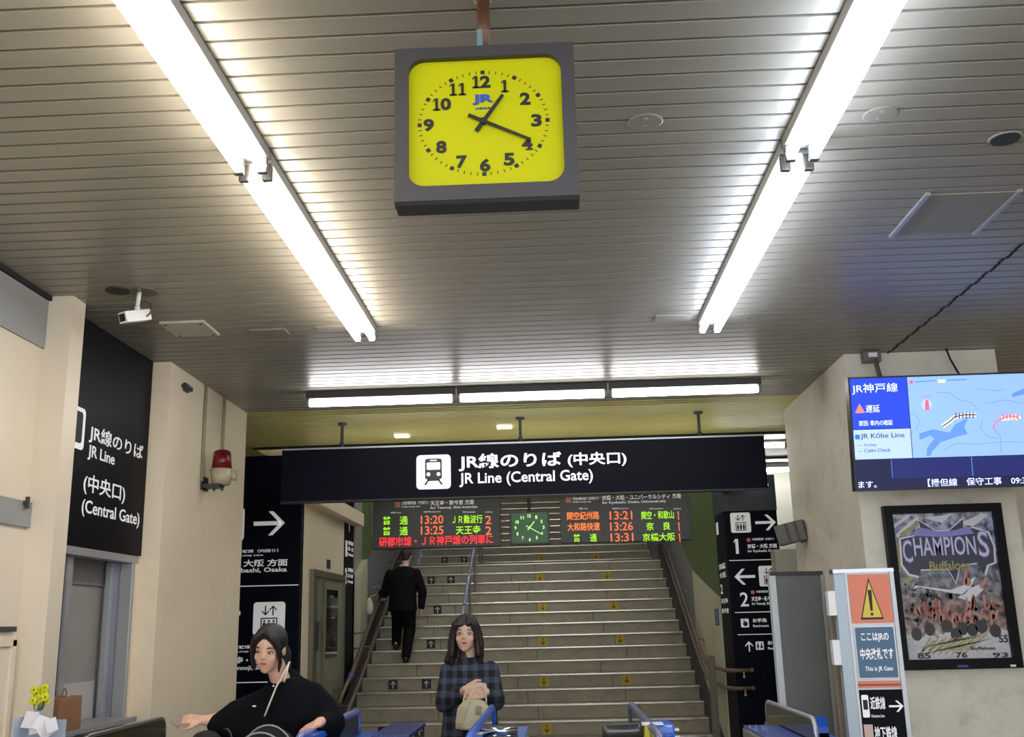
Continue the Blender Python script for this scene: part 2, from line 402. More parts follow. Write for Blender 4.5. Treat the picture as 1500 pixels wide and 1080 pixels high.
F.text('for Tennoji, Shin-imamiya', -3.42, -2.70, 1.145, 1.20, M_txt, dp, 0.02)
F.rect('rule', -3.85, -2.64, 1.03, 1.04, 0.0005, 0.003, M_txt, dp)

# left wall of the lobby before the stairs, with door and cornice
XW = -2.62
wls = sbx('wall_left_lobby', M_wally, -3.2, XW, 10.83, 12.9, 0, H)
sbx('wall_left_lobby_end', mat('grey_pier', (150, 150, 144), 0.5), -3.2, XW + 0.02, 13.52, 14.02, 0, 5.0)
cn = sbx('trim_8', M_wally, XW, XW + 0.14, 10.84, 13.5, 2.84, 3.0)
stp = thing('strip_sign', 'narrow dark platform sign strip at the foot of the stairs on the left', 'sign', (XW, 13.2, 0))
bx('panel', M_sign, -3.2, XW + 0.004, 12.905, 13.515, 0, H, stp)
F = Face((XW + 0.004, 0, 0), (0, 1, 0), (0, 0, 1))
F.plates('arrow', arrow_polys(13.2, 2.86, 0.22, PI / 2), 0.0005, 0.003, M_txt, stp)
F.text('1', 12.97, 13.08, 2.42, 2.62, M_txt, stp, 0.03)
for i, t in enumerate(('大阪環状線', '京橋・大阪', 'Kyobashi')):
    F.text(t, 13.12, 13.48, 2.58 - i * 0.075, 2.63 - i * 0.075, M_txt, stp, 0.02)
F.text('2', 12.97, 13.08, 2.08, 2.28, M_txt, stp, 0.03)
for i, t in enumerate(('大阪環状線', '天王寺・新今宮', 'Tennoji')):
    F.text(t, 13.12, 13.48, 2.24 - i * 0.075, 2.29 - i * 0.075, M_txt, stp, 0.02)
dr = thing('door_1', 'x', 'door', (XW, 11.95, 0)); dr['kind'] = 'structure'
del dr['label']; del dr['category']
gm = mat('door_frame_grey', (112, 108, 92), 0.4, metal=0.3)
bx('lintel', gm, XW, XW + 0.05, 11.10, 12.80, 2.10, 2.17, dr)
bx('post', gm, XW, XW + 0.05, 11.10, 11.16, 0, 2.10, dr); bx('post', gm, XW, XW + 0.05, 12.72, 12.80, 0, 2.10, dr)
bx('post', gm, XW, XW + 0.04, 11.62, 11.68, 0, 2.10, dr)
dk = mat('door_glass_dark', (42, 46, 42), 0.12, coat=0.3)
bx('side_pane', dk, XW + 0.002, XW + 0.012, 11.16, 11.38, 0.0, 2.10, dr); bx('side_post', gm, XW, XW + 0.03, 11.38, 11.42, 0, 2.1, dr)
bx('side_panel', mat('door_grey', (140, 136, 118), 0.45), XW + 0.002, XW + 0.012, 11.42, 11.62, 0.0, 2.10, dr)
lf = bx('leaf', mat('door_grey', (140, 136, 118), 0.45), XW + 0.002, XW + 0.022, 11.68, 12.72, 0.0, 2.10, dr)
bx('pane', dk, XW + 0.022, XW + 0.027, 11.84, 12.46, 1.22, 1.98, lf)
bx('handle', M_dkmetal, XW + 0.02, XW + 0.07, 11.20, 11.30, 1.32, 1.62, lf)
o = bx('wall_plate', M_dkmetal, XW, XW + 0.012, 11.92, 12.08, 2.22, 2.32); tag(o, 'small dark square plate above the lobby door', 'wall plate')

# right pillar with its front face, far wall, corridor
rp = sbx('wall_right_pillar', M_conc, 2.105, 3.16, 7.12, 9.1, 0, H)
sbx('wall_right', M_wall, 6.0, 6.15, -5, 14, 0, H)
sbx('wall_right_recess', M_wall, 3.16, 6.0, 8.9, 9.1, 0, H)
# corridor beyond the ceiling edge at the right
sbx('ceiling_corridor', mat('corridor_ceiling', (150, 150, 148), 0.5), 1.7, 6.0, 10.24, 14, H + 0.02, H + 0.1)
sbx('trim_1', M_groove, XL - 0.3, XR, 10.2, 10.24, H - 0.02, H + 0.1)
sbx('trim_2', M_groove, 1.9, XR, 12.02, 12.06, H - 0.0, H + 0.02)
wc = sbx('wall_corridor_end', mat('white_tile_wall', (208, 206, 196), 0.35, var=0.03), 1.95, 6.0, 13.2, 13.4, 0, H)
for i, x in enumerate((3.06, 3.22, 3.32)):
    o = sbx('groove', M_greyband, x, x + 0.03, 13.19, 13.2, 1.5, H, parent=wc)
F = Face((0, 13.19, 0), (1, 0, 0), (0, 0, 1))
F.text('226', 3.16, 3.42, 2.95, 3.04, M_dkmetal, wc, 0.02)
# corridor cabinet under the speaker
o = bx('meter_box', mat('pale_box', (164, 163, 152), 0.45), 2.06, 2.34, 9.75, 9.95, 0.0, 2.16); tag(o, 'pale grey cabinet panel below the tilted speaker box', 'cabinet')
sp = thing('wall_speaker', 'tilted dark grey box loudspeaker on the side of the right pillar', 'speaker', (2.05, 8.75, 2.27))
Mr = Matrix.Translation((2.0, 8.75, 2.23)) @ Euler((0.05, -0.2, -0.35)).to_matrix().to_4x4()
bm = new(); box(bm, -0.12, 0.12, -0.09, 0.09, -0.085, 0.085, 0.012, Mr); obj('cabinet', bm, mat('speaker_grey', (88, 86, 80), 0.5), sp)
for dx in (-0.03, 0.045):
    bm = new(); box(bm, dx, dx + 0.02, -0.097, -0.088, -0.083, 0.083, 0, Mr); obj('strap', bm, M_dkmetal, sp)
bm = new(); box(bm, 0.05, 0.13, -0.03, 0.03, -0.10, -0.07, 0, Mr); obj('bracket', bm, M_black, sp)

# ------------------------------------------------------------------ right black direction post
rpn = thing('direction_post', 'black direction post with platform numbers 1 and 2 right of the stairs', 'sign', (2.04, 11, 0))
bx('panel', M_sign, 1.77, 2.31, 10.70, 11.30, 0, 2.985, rpn)
bx('header', mat('slate_header', (52, 58, 68), 0.4), 1.765, 2.315, 10.69, 11.30, 2.62, 2.985, rpn)
F = Face((0, 10.70, 0), (1, 0, 0), (0, 0, 1))
lift_picto(F, 1.935, 2.50, 0.205, rpn)
F.plates('arrow', arrow_polys(2.19, 2.495, 0.21, 0), 0.0005, 0.003, M_txt, rpn)
one(F, 1.88, 2.26, 0.06, 0.15, M_txt, rpn, slab=False)
red = mat('route_red', (200, 90, 100), 0.5, emit=0.1)
def routelines(y, jp, en, line):
    F.plates('route_mark', [rrect(1.985, 2.02, y + 0.115, y + 0.15, 0.006)], 0.0005, 0.003, red, rpn)
    F.text(line, 2.035, 2.26, y + 0.125, y + 0.15, M_txt, rpn, 0.02)
    F.text(jp, 1.985, 2.285, y + 0.045, y + 0.09, M_txt, rpn, 0.03)
    F.text(en, 1.985, 2.285, y, y + 0.032, M_txt, rpn, 0.02)
routelines(2.19, '京橋・大阪 方面', 'for Kyobashi, Osaka', '大阪環状線（内回り）')
F.rect('rule', 1.79, 2.30, 2.115, 2.123, 0.0005, 0.003, M_txt, rpn)
F.plates('arrow', arrow_polys(1.935, 1.955, 0.21, PI), 0.0005, 0.003, M_txt, rpn)
lift_picto(F, 2.18, 1.955, 0.205, rpn)
F.text('2', 1.87, 1.955, 1.66, 1.80, M_txt, rpn, 0.01)
routelines(1.665, '天王寺・新今宮 方面', 'for Tennoji, Shin-imamiya', '大阪環状線（外回り）')
F.rect('rule', 1.81, 2.30, 1.598, 1.606, 0.0005, 0.003, M_txt, rpn)
pk = F.plate('pictogram', rrect(1.86, 1.94, 1.455, 1.54, 0.01), 0.0005, 0.003, M_txt, rpn)
F.plates('symbol', [disc(1.905, 1.49, 0.024, 12), disc(1.893, 1.525, 0.008, 8), [(1.888, 1.515), (1.898, 1.515), (1.90, 1.49), (1.888, 1.49)]], 0.003, 0.005, M_txtk, pk)
F.text('お手洗', 1.98, 2.12, 1.50, 1.54, M_txt, rpn, 0.03); F.text('Restroom', 1.98, 2.135, 1.455, 1.48, M_txt, rpn, 0.02)
F.text('改札外', 2.17, 2.27, 1.505, 1.535, M_txt, rpn, 0.02); F.text('出口', 2.17, 2.24, 1.46, 1.485, M_txt, rpn, 0.02)
F.rect('rule', 1.82, 2.30, 1.382, 1.389, 0.0005, 0.003, M_txt, rpn)
F.plates('arrow', arrow_polys(1.925, 1.27, 0.10, PI / 2), 0.0005, 0.003, M_txt, rpn)
pk = F.plate('pictogram', rrect(1.99, 2.07, 1.235, 1.315, 0.01), 0.0005, 0.003, M_txt, rpn)
F.plates('symbol', [disc(2.012, 1.295, 0.008, 8), [(2.0, 1.285), (2.024, 1.285), (2.018, 1.245), (2.006, 1.245)], disc(2.048, 1.295, 0.008, 8), [(2.042, 1.285), (2.054, 1.285), (2.062, 1.25), (2.034, 1.25)]], 0.003, 0.005, M_txtk, pk)
F.text('お手洗', 2.11, 2.27, 1.28, 1.32, M_txt, rpn, 0.03); F.text('Restroom', 2.11, 2.27, 1.235, 1.26, M_txt, rpn, 0.02)
F = Face((1.77, 0, 0), (0, -1, 0), (0, 0, 1))
for i, (t, z, hh) in enumerate((('1', 2.42, 0.13), ('京橋', 2.05, 0.06), ('大阪', 1.96, 0.06), ('2', 1.80, 0.10), ('天王寺', 1.70, 0.05), ('新今宮', 1.60, 0.05))):
    F.text(t, -11.25, -11.25 + (0.14 if len(t) == 1 else 0.42), z, z + hh, M_txt, rpn, 0.02)
# device above the right post
dv = thing('ceiling_device', 'small black fixture with white lamp strip under right end of main sign', 'light fixture', (1.95, 10.6, 2.9))
bx('body', M_black, 1.72, 2.02, 10.52, 10.68, 2.83, 2.88, dv, 0.01)
bm = new(); ball(bm, (1.80, 10.58, 2.825), (0.05, 0.05, 0.035)); obj('dome', bm, M_black, dv, True)
bx('lamp_strip', emat('strip_glow', (235, 232, 225), 1.0), 1.93, 2.22, 10.56, 10.66, 2.855, 2.875, dv)

# ------------------------------------------------------------------ stairs
ST = thing('staircase', 'x', 'stairs', (0, 11.65, 0)); ST['kind'] = 'structure'; del ST['label']; del ST['category']
SX0, SX1 = -2.45, 1.75
RISE, RUN, Y0 = 0.155, 0.335, 11.65
steps = []
y = Y0
for i in range(1, 33):
    z = RISE * i
    d = RUN
    if i == 16: d = 2.03
    if i == 32: d = 3.0
    steps.append((i, y, y + d, z))
    bm = new()
    box(bm, SX0, SX1, y, y + d + 0.02, z - RISE - (0.3 if i > 1 else 0), z - 0.02)
    st = obj('step', bm, M_riser, ST)
    bm = new(); box(bm, SX0, SX1, y - 0.012, y + d + 0.005, z - 0.022, z - 0.004); obj('tread', bm, M_tread, st)
    bm = new(); box(bm, SX0, SX1, y - 0.022, y + 0.045, z - 0.024, z, 0.004); obj('nosing', bm, M_nosing, st)
    bm = new()
    js = [SX0 + 0.55 + ((i * 0.37) % 0.5) + j * 1.18 for j in range(4)]
    for jx in js:
        if jx < SX1 - 0.05: box(bm, jx, jx + 0.006, y - 0.001, y + 0.002, z - RISE, z - 0.024)
    obj('joint', bm, M_groove, st)
    y += d
stepmap = {i: (yy, z) for i, yy, _, z in steps}
bk = mat('sticker_black', (20, 20, 20), 0.5); wt = mat('sticker_white', (225, 225, 220), 0.5)
yl = mat('sticker_yellow', (206, 170, 20), 0.5)
def sticker(i, x, up, s=0.115):
    yy, z = stepmap[i]
    F = Face((x, yy, z - RISE / 2 - 0.012), (1, 0, 0), (0, 0, 1))
    q = F.rect('arrow_sticker', -s / 2, s / 2, -s / 2, s / 2, 0.0015, 0.004, bk if up else yl, ST)
    F.plates('arrow', arrow_polys(0, 0, s * 0.75, PI / 2 if up else -PI / 2), 0.004, 0.0055, wt if up else bk, q)
rows = [(3, ((-2.02, 1), (-1.60, 1), (-0.14, 0), (0.84, 0))), (6, ((-2.06, 1), (-1.64, 1), (-0.17, 0), (0.86, 0))),
        (9, ((-1.70, 1), (-0.18, 0), (0.86, 0))), (12, ((-1.72, 1), (-0.18, 0), (0.85, 0))), (15, ((-1.93, 1), (-1.62, 1), (-0.22, 0), (0.82, 0))),
        (18, ((-2.0, 1), (-1.64, 1), (-0.22, 0), (0.78, 0)))]
for i, L in rows:
    for x, up in L: sticker(i, x, up)

# stairwell side walls: dado below, green above
def wallprism(name, m, x0, x1, yz):
    bm = new(); A = [bm.verts.new((x0, a, b)) for a, b in yz]; B = [bm.verts.new((x1, a, b)) for a, b in yz]
    bm.faces.new(A); bm.faces.new(B[::-1]); n = len(yz)
    for i in range(n): bm.faces.new((A[i], A[(i + 1) % n], B[(i + 1) % n], B[i]))
    o = obj(name, bm, m); o['kind'] = 'structure'; return o
SY1 = 27.0
cream = mat('stairwell_cream', (196, 192, 166), 0.45, var=0.03)
wallprism('wall_right_stair_low', cream, 1.75, 1.95, [(11.3, 0), (13.29, 0), (13.29, 2.15), (11.3, 1.78)])
wallprism('wall_right_stair_dado', M_dado, 1.75, 1.95, [(13.29, 0), (SY1, 0), (SY1, 7.9), (13.29, 2.15)])
wallprism('wall_right_stair', M_green, 1.75, 1.95, [(11.3, 1.78), (13.29, 2.15), (SY1, 7.9), (SY1, 8.5), (11.3, 8.5)])
wallprism('wall_left_stair_low', cream, -2.75, -2.52, [(14.02, 0), (14.02, 2.44), (13.52, 2.22), (13.52, 0)])
wallprism('wall_left_stair_dado', M_dado, -2.75, -2.52, [(14.02, 0), (SY1, 0), (SY1, 7.9), (14.02, 2.44)])
wallprism('wall_left_stair', M_green, -2.75, -2.52, [(14.02, 2.44), (SY1, 7.9), (SY1, 8.5), (14.02, 8.5)])
sbx('wall_stair_end', M_dkmetal, -2.75, 1.95, SY1, SY1 + 0.1, 4.5, 8.5)
sbx('wall_stair_header', M_dkmetal, -3.2, 1.95, 14.0, 14.1, 4.4, 8.5)
sbx('ceiling_lobby', mat('lobby_ceiling', (120, 118, 108), 0.5), -3.9, 1.95, 10.24, 14.1, 4.4, 4.5)
sbx('ceiling_stair', mat('stair_ceiling', (110, 112, 108), 0.5), -2.75, 1.95, 14.1, SY1, 8.4, 8.5)
sbx('wall_lobby_header', M_wall, -3.9, 6.0, 10.24, 10.30, H, 4.5)
sbx('wall_right_lobby', cream, 1.95, 2.0, 11.3, 14.1, H + 0.1, 4.5)
sbx('wall_left_lobby_top', M_wally, -3.9, XW - 0.02, 10.83, 14.1, H, 4.5)
# stair green board notice on left green wall
F = Face((-2.52, 0, 0), (0, 1, 0), (0, 0, 1))
q = F.rect('notice_strip', 14.3, 14.42, 2.75, 3.45, 0.001, 0.006, mat('notice_grey', (132, 140, 130), 0.5), None)
tag(q, 'narrow vertical pale notice on the green wall left of the departure boards', 'notice')
F = Face((1.75, 0, 0), (0, -1, 0), (0, 0, 1))
q = thing('wall_notice', 'small blue notice on cream wall at foot of stairs right side', 'notice', (1.75, 11.6, 1.6))
F.rect('plate', -11.62, -11.38, 1.475, 1.65, 0.001, 0.006, mat('notice_blue', (38, 86, 140), 0.5), q)
for z in (1.60, 1.52): F.rect('print', -11.58, -11.42, z - 0.025, z + 0.025, 0.006, 0.007, mat('notice_blue2', (84, 130, 178), 0.5), q)

# handrails
def slope(y): return 0.463 * (y - 11.65)
hr = thing('stair_handrail', 'pair of brown handrails along the right stair wall ending on the black post', 'handrail', (1.66, 12, 0))
for nm, dz, ez, xx in (('upper_rail', 0.92, 1.045, 1.655), ('lower_rail', 0.70, 0.875, 1.665)):
    pts = [(xx, y_, slope(y_) + dz) for y_ in (16.9, 14.5, 12.3)]
    pts += [(xx, 11.9, ez + 0.03), (xx + 0.02, 11.4, ez), (xx + 0.02, 10.75, ez), (xx + 0.05, 10.64, ez), (1.92, 10.62, ez)]
    bm = new(); tube(bm, pts, 0.021, 10); ball(bm, (1.92, 10.62, ez), 0.026, 10); obj(nm, bm, M_rail, hr, True)
bm = new(); box(bm, 1.60, 1.67, 11.32, 11.40, 0, 1.17, 0.004); obj('post', bm, mat('post_grey', (116, 108, 96), 0.5), hr)
for ez in (1.045, 0.875):
    bm = new(); cyl(bm, (1.84, 10.62, ez - 0.07), (1.84, 10.62, ez), 0.008, seg=8); cyl(bm, (1.84, 10.62, ez - 0.06), (1.84, 10.70, ez - 0.06), 0.014, seg=8); obj('bracket', bm, M_chrome, hr)
for y_ in (12.6, 13.9, 15.2, 16.5):
    for dz in (0.70, 0.92):
        bm = new(); cyl(bm, (1.66, y_, slope(y_) + dz - 0.03), (1.752, y_, slope(y_) + dz - 0.06), 0.009, seg=8); obj('bracket', bm, M_chrome, hr)
hl = thing('stair_handrail', 'pair of metal handrails along the left stair wall beside climbing man', 'handrail', (-2.38, 12, 0))
for nm, dz, xx, m_ in (('upper_rail', 0.80, -2.36, M_steel), ('lower_rail', 0.62, -2.30, M_rail)):
    pts = [(xx, y_, slope(y_) + dz) for y_ in (16.9, 14.5, 12.2)] + [(xx, 11.75, slope(12.0) + dz - 0.08), (xx, 11.45, slope(12.0) + dz - 0.2)]
    bm = new(); tube(bm, pts, 0.024, 10); obj(nm, bm, M_rail, hl, True)
bm = new(); box(bm, -2.52, -2.44, 11.5, 11.58, 0, 1.0, 0.004); obj('post', bm, mat('post_grey', (116, 108, 96)), hl)
for y_ in (11.9, 13.2, 14.5, 15.8):
    bm = new(); cyl(bm, (-2.36, y_, slope(y_) + 0.78), (-2.62, y_, slope(y_) + 0.74), 0.009, seg=8)
    cyl(bm, (-2.30, y_, slope(y_) + 0.60), (-2.62, y_, slope(y_) + 0.56), 0.009, seg=8); obj('bracket', bm, M_chrome, hl)
bm = new(); tube(bm, [(-2.36, y_, slope(y_) + 0.80) for y_ in (12.02, 12.14)], 0.032, 10); obj('blue_sleeve', bm, mat('sleeve_blue', (70, 90, 190), 0.4), hl, True)
# stringers
for nm, xx in (('trim_9', 1.70), ('trim_10', -2.50)):
    wallprism(nm, M_dkmetal, xx, xx + 0.05, [(11.5, 0.0), (11.66, 0.0), (16.9, 2.3), (16.9, 2.75), (11.5, 0.28)])
wallprism('trim_11', M_dado, -2.52, -2.45, [(11.4, 0), (16.7, 0), (16.7, 2.4), (11.65, 0.05)])
cr = thing('centre_handrail', 'pale steel central handrail dividing the staircase above the plaid coat woman', 'handrail', (-1.2, 13.5, 0.9))
bm = new(); tube(bm, [(-1.2, 13.35, slope(13.35) + 0.55), (-1.2, 13.5, slope(13.5) + 0.78), (-1.2, 16.6, slope(16.6) + 0.83), (-1.2, 17.6, 3.3)], 0.026, 10); obj('rail', bm, mat('rail_pale', (176, 184, 215), 0.25, metal=0.5), cr, True)
for y_ in (13.8, 14.8, 15.8, 16.9, 17.5):
    zt = slope(y_) + 0.82 if y_ < 16.7 else 3.25
    k_ = max(i for i, a, b, c in steps if a <= y_); zb = stepmap[k_][1]
    bm = new(); cyl(bm, (-1.2, y_, zb), (-1.2, y_, zt), 0.017, seg=10); cyl(bm, (-1.2, y_, zb), (-1.2, y_, zb + 0.01), 0.05, seg=12); obj('post', bm, M_steel, cr)

# ------------------------------------------------------------------ lamps
gl_w = emat('tube_glow_warm', (255, 246, 232), TUBE_WARM); gl_c = emat('tube_glow_cool', (222, 234, 255), TUBE_COOL)
gl_f = emat('tube_glow_front', (250, 250, 250), TUBE_FRONT); gl_b = emat('tube_glow_back', (250, 250, 245), TUBE_BACK); gl_s = emat('tube_glow_stair', (250, 246, 235), 19.0)  # the stair glow serves only the added stairwell lamps
endcap = mat('tube_endcap', (120, 116, 112), 0.4, metal=0.4)
def twin(label, x, y0, y1, glow, group):
    t = thing('twin_tube_light', label, 'light', (x, (y0 + y1) / 2, H - 0.01), group)
    bm = new(); box(bm, x - 0.065, x + 0.065, y0 + 0.01, y1 - 0.01, H - 0.05, H - 0.004, 0.004); obj('housing', bm, M_fixture, t)
    for ye, s in ((y0 + 0.02, 1), (y1 - 0.02, -1)):
        for dx in (-0.045, 0.045):
            bm = new(); box(bm, x + dx - 0.02, x + dx + 0.02, min(ye, ye + s * 0.03), max(ye, ye + s * 0.03), H - 0.115, H - 0.05, 0.008); obj('socket', bm, endcap, t)
    for dx in (-0.045, 0.045):
        bm = new(); cyl(bm, (x + dx, y0 + 0.05, H - 0.09), (x + dx, y1 - 0.05, H - 0.09), 0.019, seg=14); obj('tube', bm, glow, t, True)
    return t
for i in range(4):
    y1 = 6.02 - i * 2.42
    lb = ['far twin tube fixture of the left warm-lit ceiling row', 'near twin tube fixture of the left ceiling row entering top edge', 'left row twin tube fixture overhead behind the viewpoint', 'rearmost left row twin tube fixture behind the viewpoint'][i]
    twin(lb, -1.105, y1 - 2.42, y1, gl_w, 'left lamp row')
    lb = ['far twin tube fixture of the right cool-lit ceiling row', 'near twin tube fixture of the right ceiling row entering top edge', 'right row twin tube fixture overhead behind the viewpoint', 'rearmost right row twin tube fixture behind the viewpoint'][i]
    twin(lb, 1.0, y1 - 2.32, y1 + 0.08, gl_c, 'right lamp row')
def single(label, x0, x1, y, z, glow, group, drop=0.0):
    t = thing('tube_light', label, 'light', ((x0 + x1) / 2, y, H), group)
    dz = -0.115 if 'behind' in group else 0.0  # housing goes below the tube so the added lamps shine upward
    bm = new(); box(bm, x0, x1, y - 0.035, y + 0.035, z + 0.03 + dz, z + 0.085 + dz, 0.004); obj('housing', bm, M_dkmetal if group == 'front lamp row' else M_fixture, t)
    for xe, s in ((x0, 1), (x1, -1)):
        bm = new(); box(bm, min(xe, xe + s * 0.025), max(xe, xe + s * 0.025), y - 0.025, y + 0.025, z - 0.03, z + 0.03, 0.006); obj('socket', bm, endcap, t)
    bm = new(); cyl(bm, (x0 + 0.028, y, z), (x1 - 0.028, y, z), 0.03 if group == 'front lamp row' else 0.022, seg=14); obj('tube', bm, glow, t, True)
    if drop:
        for xe in (x0 + 0.2, x1 - 0.2):
            bm = new(); cyl(bm, (xe, y, z + 0.085), (xe, y, drop), 0.008, seg=6); obj('hanger', bm, M_dkmetal, t)
    return t
FY, FZ = 7.75, 3.255
for i, lb in enumerate(('left tube lamp of the cross row above the main sign', 'middle tube lamp of the cross row above the main sign', 'right tube lamp of the cross row above the main sign')):
    x0 = -1.885 + i * 1.178
    single(lb, x0, x0 + 1.165, FY, FZ, gl_f, 'front lamp row')
single('near corridor tube lamp right of the main sign', 1.75, 2.50, 10.82, 3.31, gl_b, 'corridor lamps', 0)
single('far corridor tube lamp right of the main sign', 2.1, 3.3, 12.5, 3.28, gl_b, 'corridor lamps', 0)
for i, (y_, z_) in enumerate(((12.2, 4.25), (13.4, 4.25), (16.5, 7.2), (19.0, 7.6), (21.5, 7.8))):  # lamps added out of view to light the lobby and stairs
    single(['stair lobby tube lamp nearest the main sign, hidden above it', 'second stair lobby tube lamp hidden above the main sign', 'lowest stairwell tube lamp hidden above the sign', 'middle stairwell tube lamp hidden above the sign', 'topmost stairwell tube lamp hidden above the sign'][i], -1.6, 0.8, y_, z_, gl_b if i < 2 else gl_s, 'stairwell lamps', 4.4 if i < 2 else 8.4)
# little round downlights in yellow ceiling
for (x, y_), lb in zip(((-1.43, 9.75), (-0.42, 9.45)), ('small lit ceiling lamp left of centre above the main sign', 'small lit ceiling lamp at the centre above the main sign')):
    bm = new(); box(bm, x - 0.07, x + 0.07, y_ - 0.05, y_ + 0.05, H - 0.02, H - 0.003, 0.006)
    tag(obj('ceiling_spot', bm, emat('spot_glow', (250, 246, 225), 2.0)), lb, 'light', 'spots above the main sign')

# ------------------------------------------------------------------ main hanging sign
ms = thing('hanging_sign', 'wide navy hanging sign with train symbol reading JR Line (Central Gate)', 'sign', (-0.25, 9.0, H))
bx('box', M_sign, -2.40, 1.89, 9.0, 9.10, 2.640, 3.112, ms, 0.004)
bx('top_edge', M_alu, -2.405, 1.895, 8.995, 9.105, 3.104, 3.118, ms)
bx('bottom_edge', M_black, -2.405, 1.895, 8.995, 9.105, 2.632, 2.644, ms)
for x in (-1.87, -0.26, 1.335):
    bm = new(); cyl(bm, (x, 9.05, 3.118), (x, 9.05, H - 0.003), 0.014, seg=10); cyl(bm, (x, 9.05, H - 0.02), (x, 9.05, H - 0.003), 0.04, seg=14); ball(bm, (x, 9.05, 3.15), (0.022, 0.022, 0.028), 10)
    obj('hanger_rod', bm, M_dkmetal, ms)
F = Face((0, 9.0, 0), (1, 0, 0), (0, 0, 1))
def W(px, py):  # pixel on the sign face, measured once from the photograph
    Rm = cam.matrix_world; d = Rm.to_3x3() @ Vector((px - 750, -(py - 540), -1500)); o_ = Rm.translation
    t = (9.0 - o_.y) / d.y; p = o_ + d * t; return p.x, p.z
x0, z1 = W(610, 664); x1, z0 = W(661, 716)
pc = F.plate('train_symbol', rrect(x0, x0 + 0.305, z0 + 0.0, z0 + 0.305, 0.035), 0.0005, 0.003, M_txtb, ms)
cx, cy = x0 + 0.152, z0 + 0.152
nv = M_signblk
F.plates('symbol', [rrect(cx - 0.075, cx + 0.075, cy - 0.065, cy + 0.12, 0.02),
    [(cx - 0.05, cy - 0.065), (cx - 0.035, cy - 0.065), (cx - 0.065, cy - 0.115), (cx - 0.085, cy - 0.115)],
    [(cx + 0.05, cy - 0.065), (cx + 0.035, cy - 0.065), (cx + 0.065, cy - 0.115), (cx + 0.085, cy - 0.115)],
    [(cx - 0.055, cy - 0.08), (cx + 0.055, cy - 0.08), (cx + 0.055, cy - 0.065), (cx - 0.055, cy - 0.065)]], 0.003, 0.005, M_black, pc)
F.plates('symbol', [rrect(cx - 0.06, cx + 0.06, cy + 0.02, cy + 0.085, 0.01), rrect(cx - 0.03, cx + 0.03, cy + 0.098, cy + 0.108, 0.004), disc(cx - 0.045, cy - 0.02, 0.017, 14), disc(cx + 0.045, cy - 0.02, 0.017, 14)], 0.005, 0.0065, M_txtb, pc)
a = W(672, 690); b = W(822, 662); F.text('JR線のりば', a[0], b[0], a[1] - 0.005, b[1] + 0.005, M_txtb, ms, 0.022)
a = W(832, 685); b = W(917, 661); F.text('(中央口)', a[0], b[0], a[1], b[1], M_txtb, ms, 0.022)
a = W(673, 713); b = W(868, 688); F.text('JR Line (Central Gate)', a[0], b[0], a[1] - 0.006, b[1] + 0.004, M_txtb, ms, 0.014)

for i, x0 in enumerate((-2.0, -0.7, 0.6)):  # unseen lamps added behind the sign to brighten the yellow ceiling
    single(('left', 'middle', 'right')[i] + ' tube lamp hidden behind the main hanging sign', x0, x0 + 1.18, 9.6, 2.86, emat('tube_glow_behind', (250, 250, 240), 9.0), 'lamps behind the main sign')
    bm = new(); box(bm, x0 + 0.3, x0 + 0.34, 9.09, 9.62, 2.755, 2.775); box(bm, x0 + 0.84, x0 + 0.88, 9.09, 9.62, 2.755, 2.775); obj('support_arm', bm, M_dkmetal, bpy.data.objects['hanging_sign'])  # arms that only carry the added lamps

# ------------------------------------------------------------------ departure boards and clock between them
led_g = emat('led_green', (150, 215, 20), 0.68); led_o = emat('led_orange', (240, 120, 50), 0.71); led_ro = emat('led_orange_dark', (225, 105, 60), 0.60); led_r = emat('led_red', (250, 40, 50), 0.75)
M_brd = mat('board_face', (44, 46, 44), 0.4)
YB = 11.0
def board(label, x0, x1, z0, z1):
    t = thing('departure_board', label, 'departure board', ((x0 + x1) / 2, YB + 0.1, z0))
    bx('case', M_brd, x0, x1, YB, YB + 0.16, z0, z1, t, 0.004)
    for xx in (x0 + 0.2, x1 - 0.2):
        bm = new(); cyl(bm, (xx, YB + 0.08, z1), (xx, YB + 0.08, 4.4), 0.015, seg=8); obj('hanger_rod', bm, M_dkmetal, t)
    return t
F = Face((0, YB, 0), (1, 0, 0), (0, 0, 1))
b1 = board('left departure board with two green and orange train rows and red message line', -1.93, -0.555, 2.355, 2.86)
def T(t, x0, x1, z0, z1, m, p, b=0.03): return F.text(t, x0, x1, z0, z1, m, p, b)
X = lambda px: -1.93 + (px - 546) * (1.375 / 187.0)      # board 1: millimetre scale read off the face
def Z1(py, px=640): return 2.86 - (py - 735 + (px - 546) * 0.028) * 0.0075
def tb(t, px0, px1, py0, py1, m, p, b=0.03):
    b = min(b, 0.012)
    if t == '1': return one(F, (X(px0) + X(px1)) / 2, (Z1(py0, px0) + Z1(py1, px0)) / 2, 0.022, abs(Z1(py0, px0) - Z1(py1, px0)), m, p, slab=False)
    return T(t, X(px0), X(px1), Z1(py1, px0), Z1(py0, px0), m, p, b)
F.plates('route_mark', [rrect(X(579), X(587), Z1(743, 582), Z1(735.5, 582), 0.01)], 0.0005, 0.003, mat('route_pink', (190, 110, 110), 0.5), b1)
tb('大阪環状線（外回り）', 589, 628, 734.5, 739.5, M_txt, b1); tb('Osaka Loop Line', 589, 616, 741, 744, M_txt, b1)
tb('天王寺・新今宮 方面', 631, 695, 733.5, 740.5, M_txt, b1, 0.04); tb('for Tennoji, Shin-imamiya', 631, 700, 742, 746.5, M_txt, b1)
for t, a, b in (('種別 Train', 573, 588), ('発車時刻 Departure', 621, 646), ('行先 Destination', 678, 697), ('のりば Track', 711, 722)): tb(t, a, b, 749.5 if a < 600 else 748.5, 752 if a < 600 else 751, M_txt, b1)
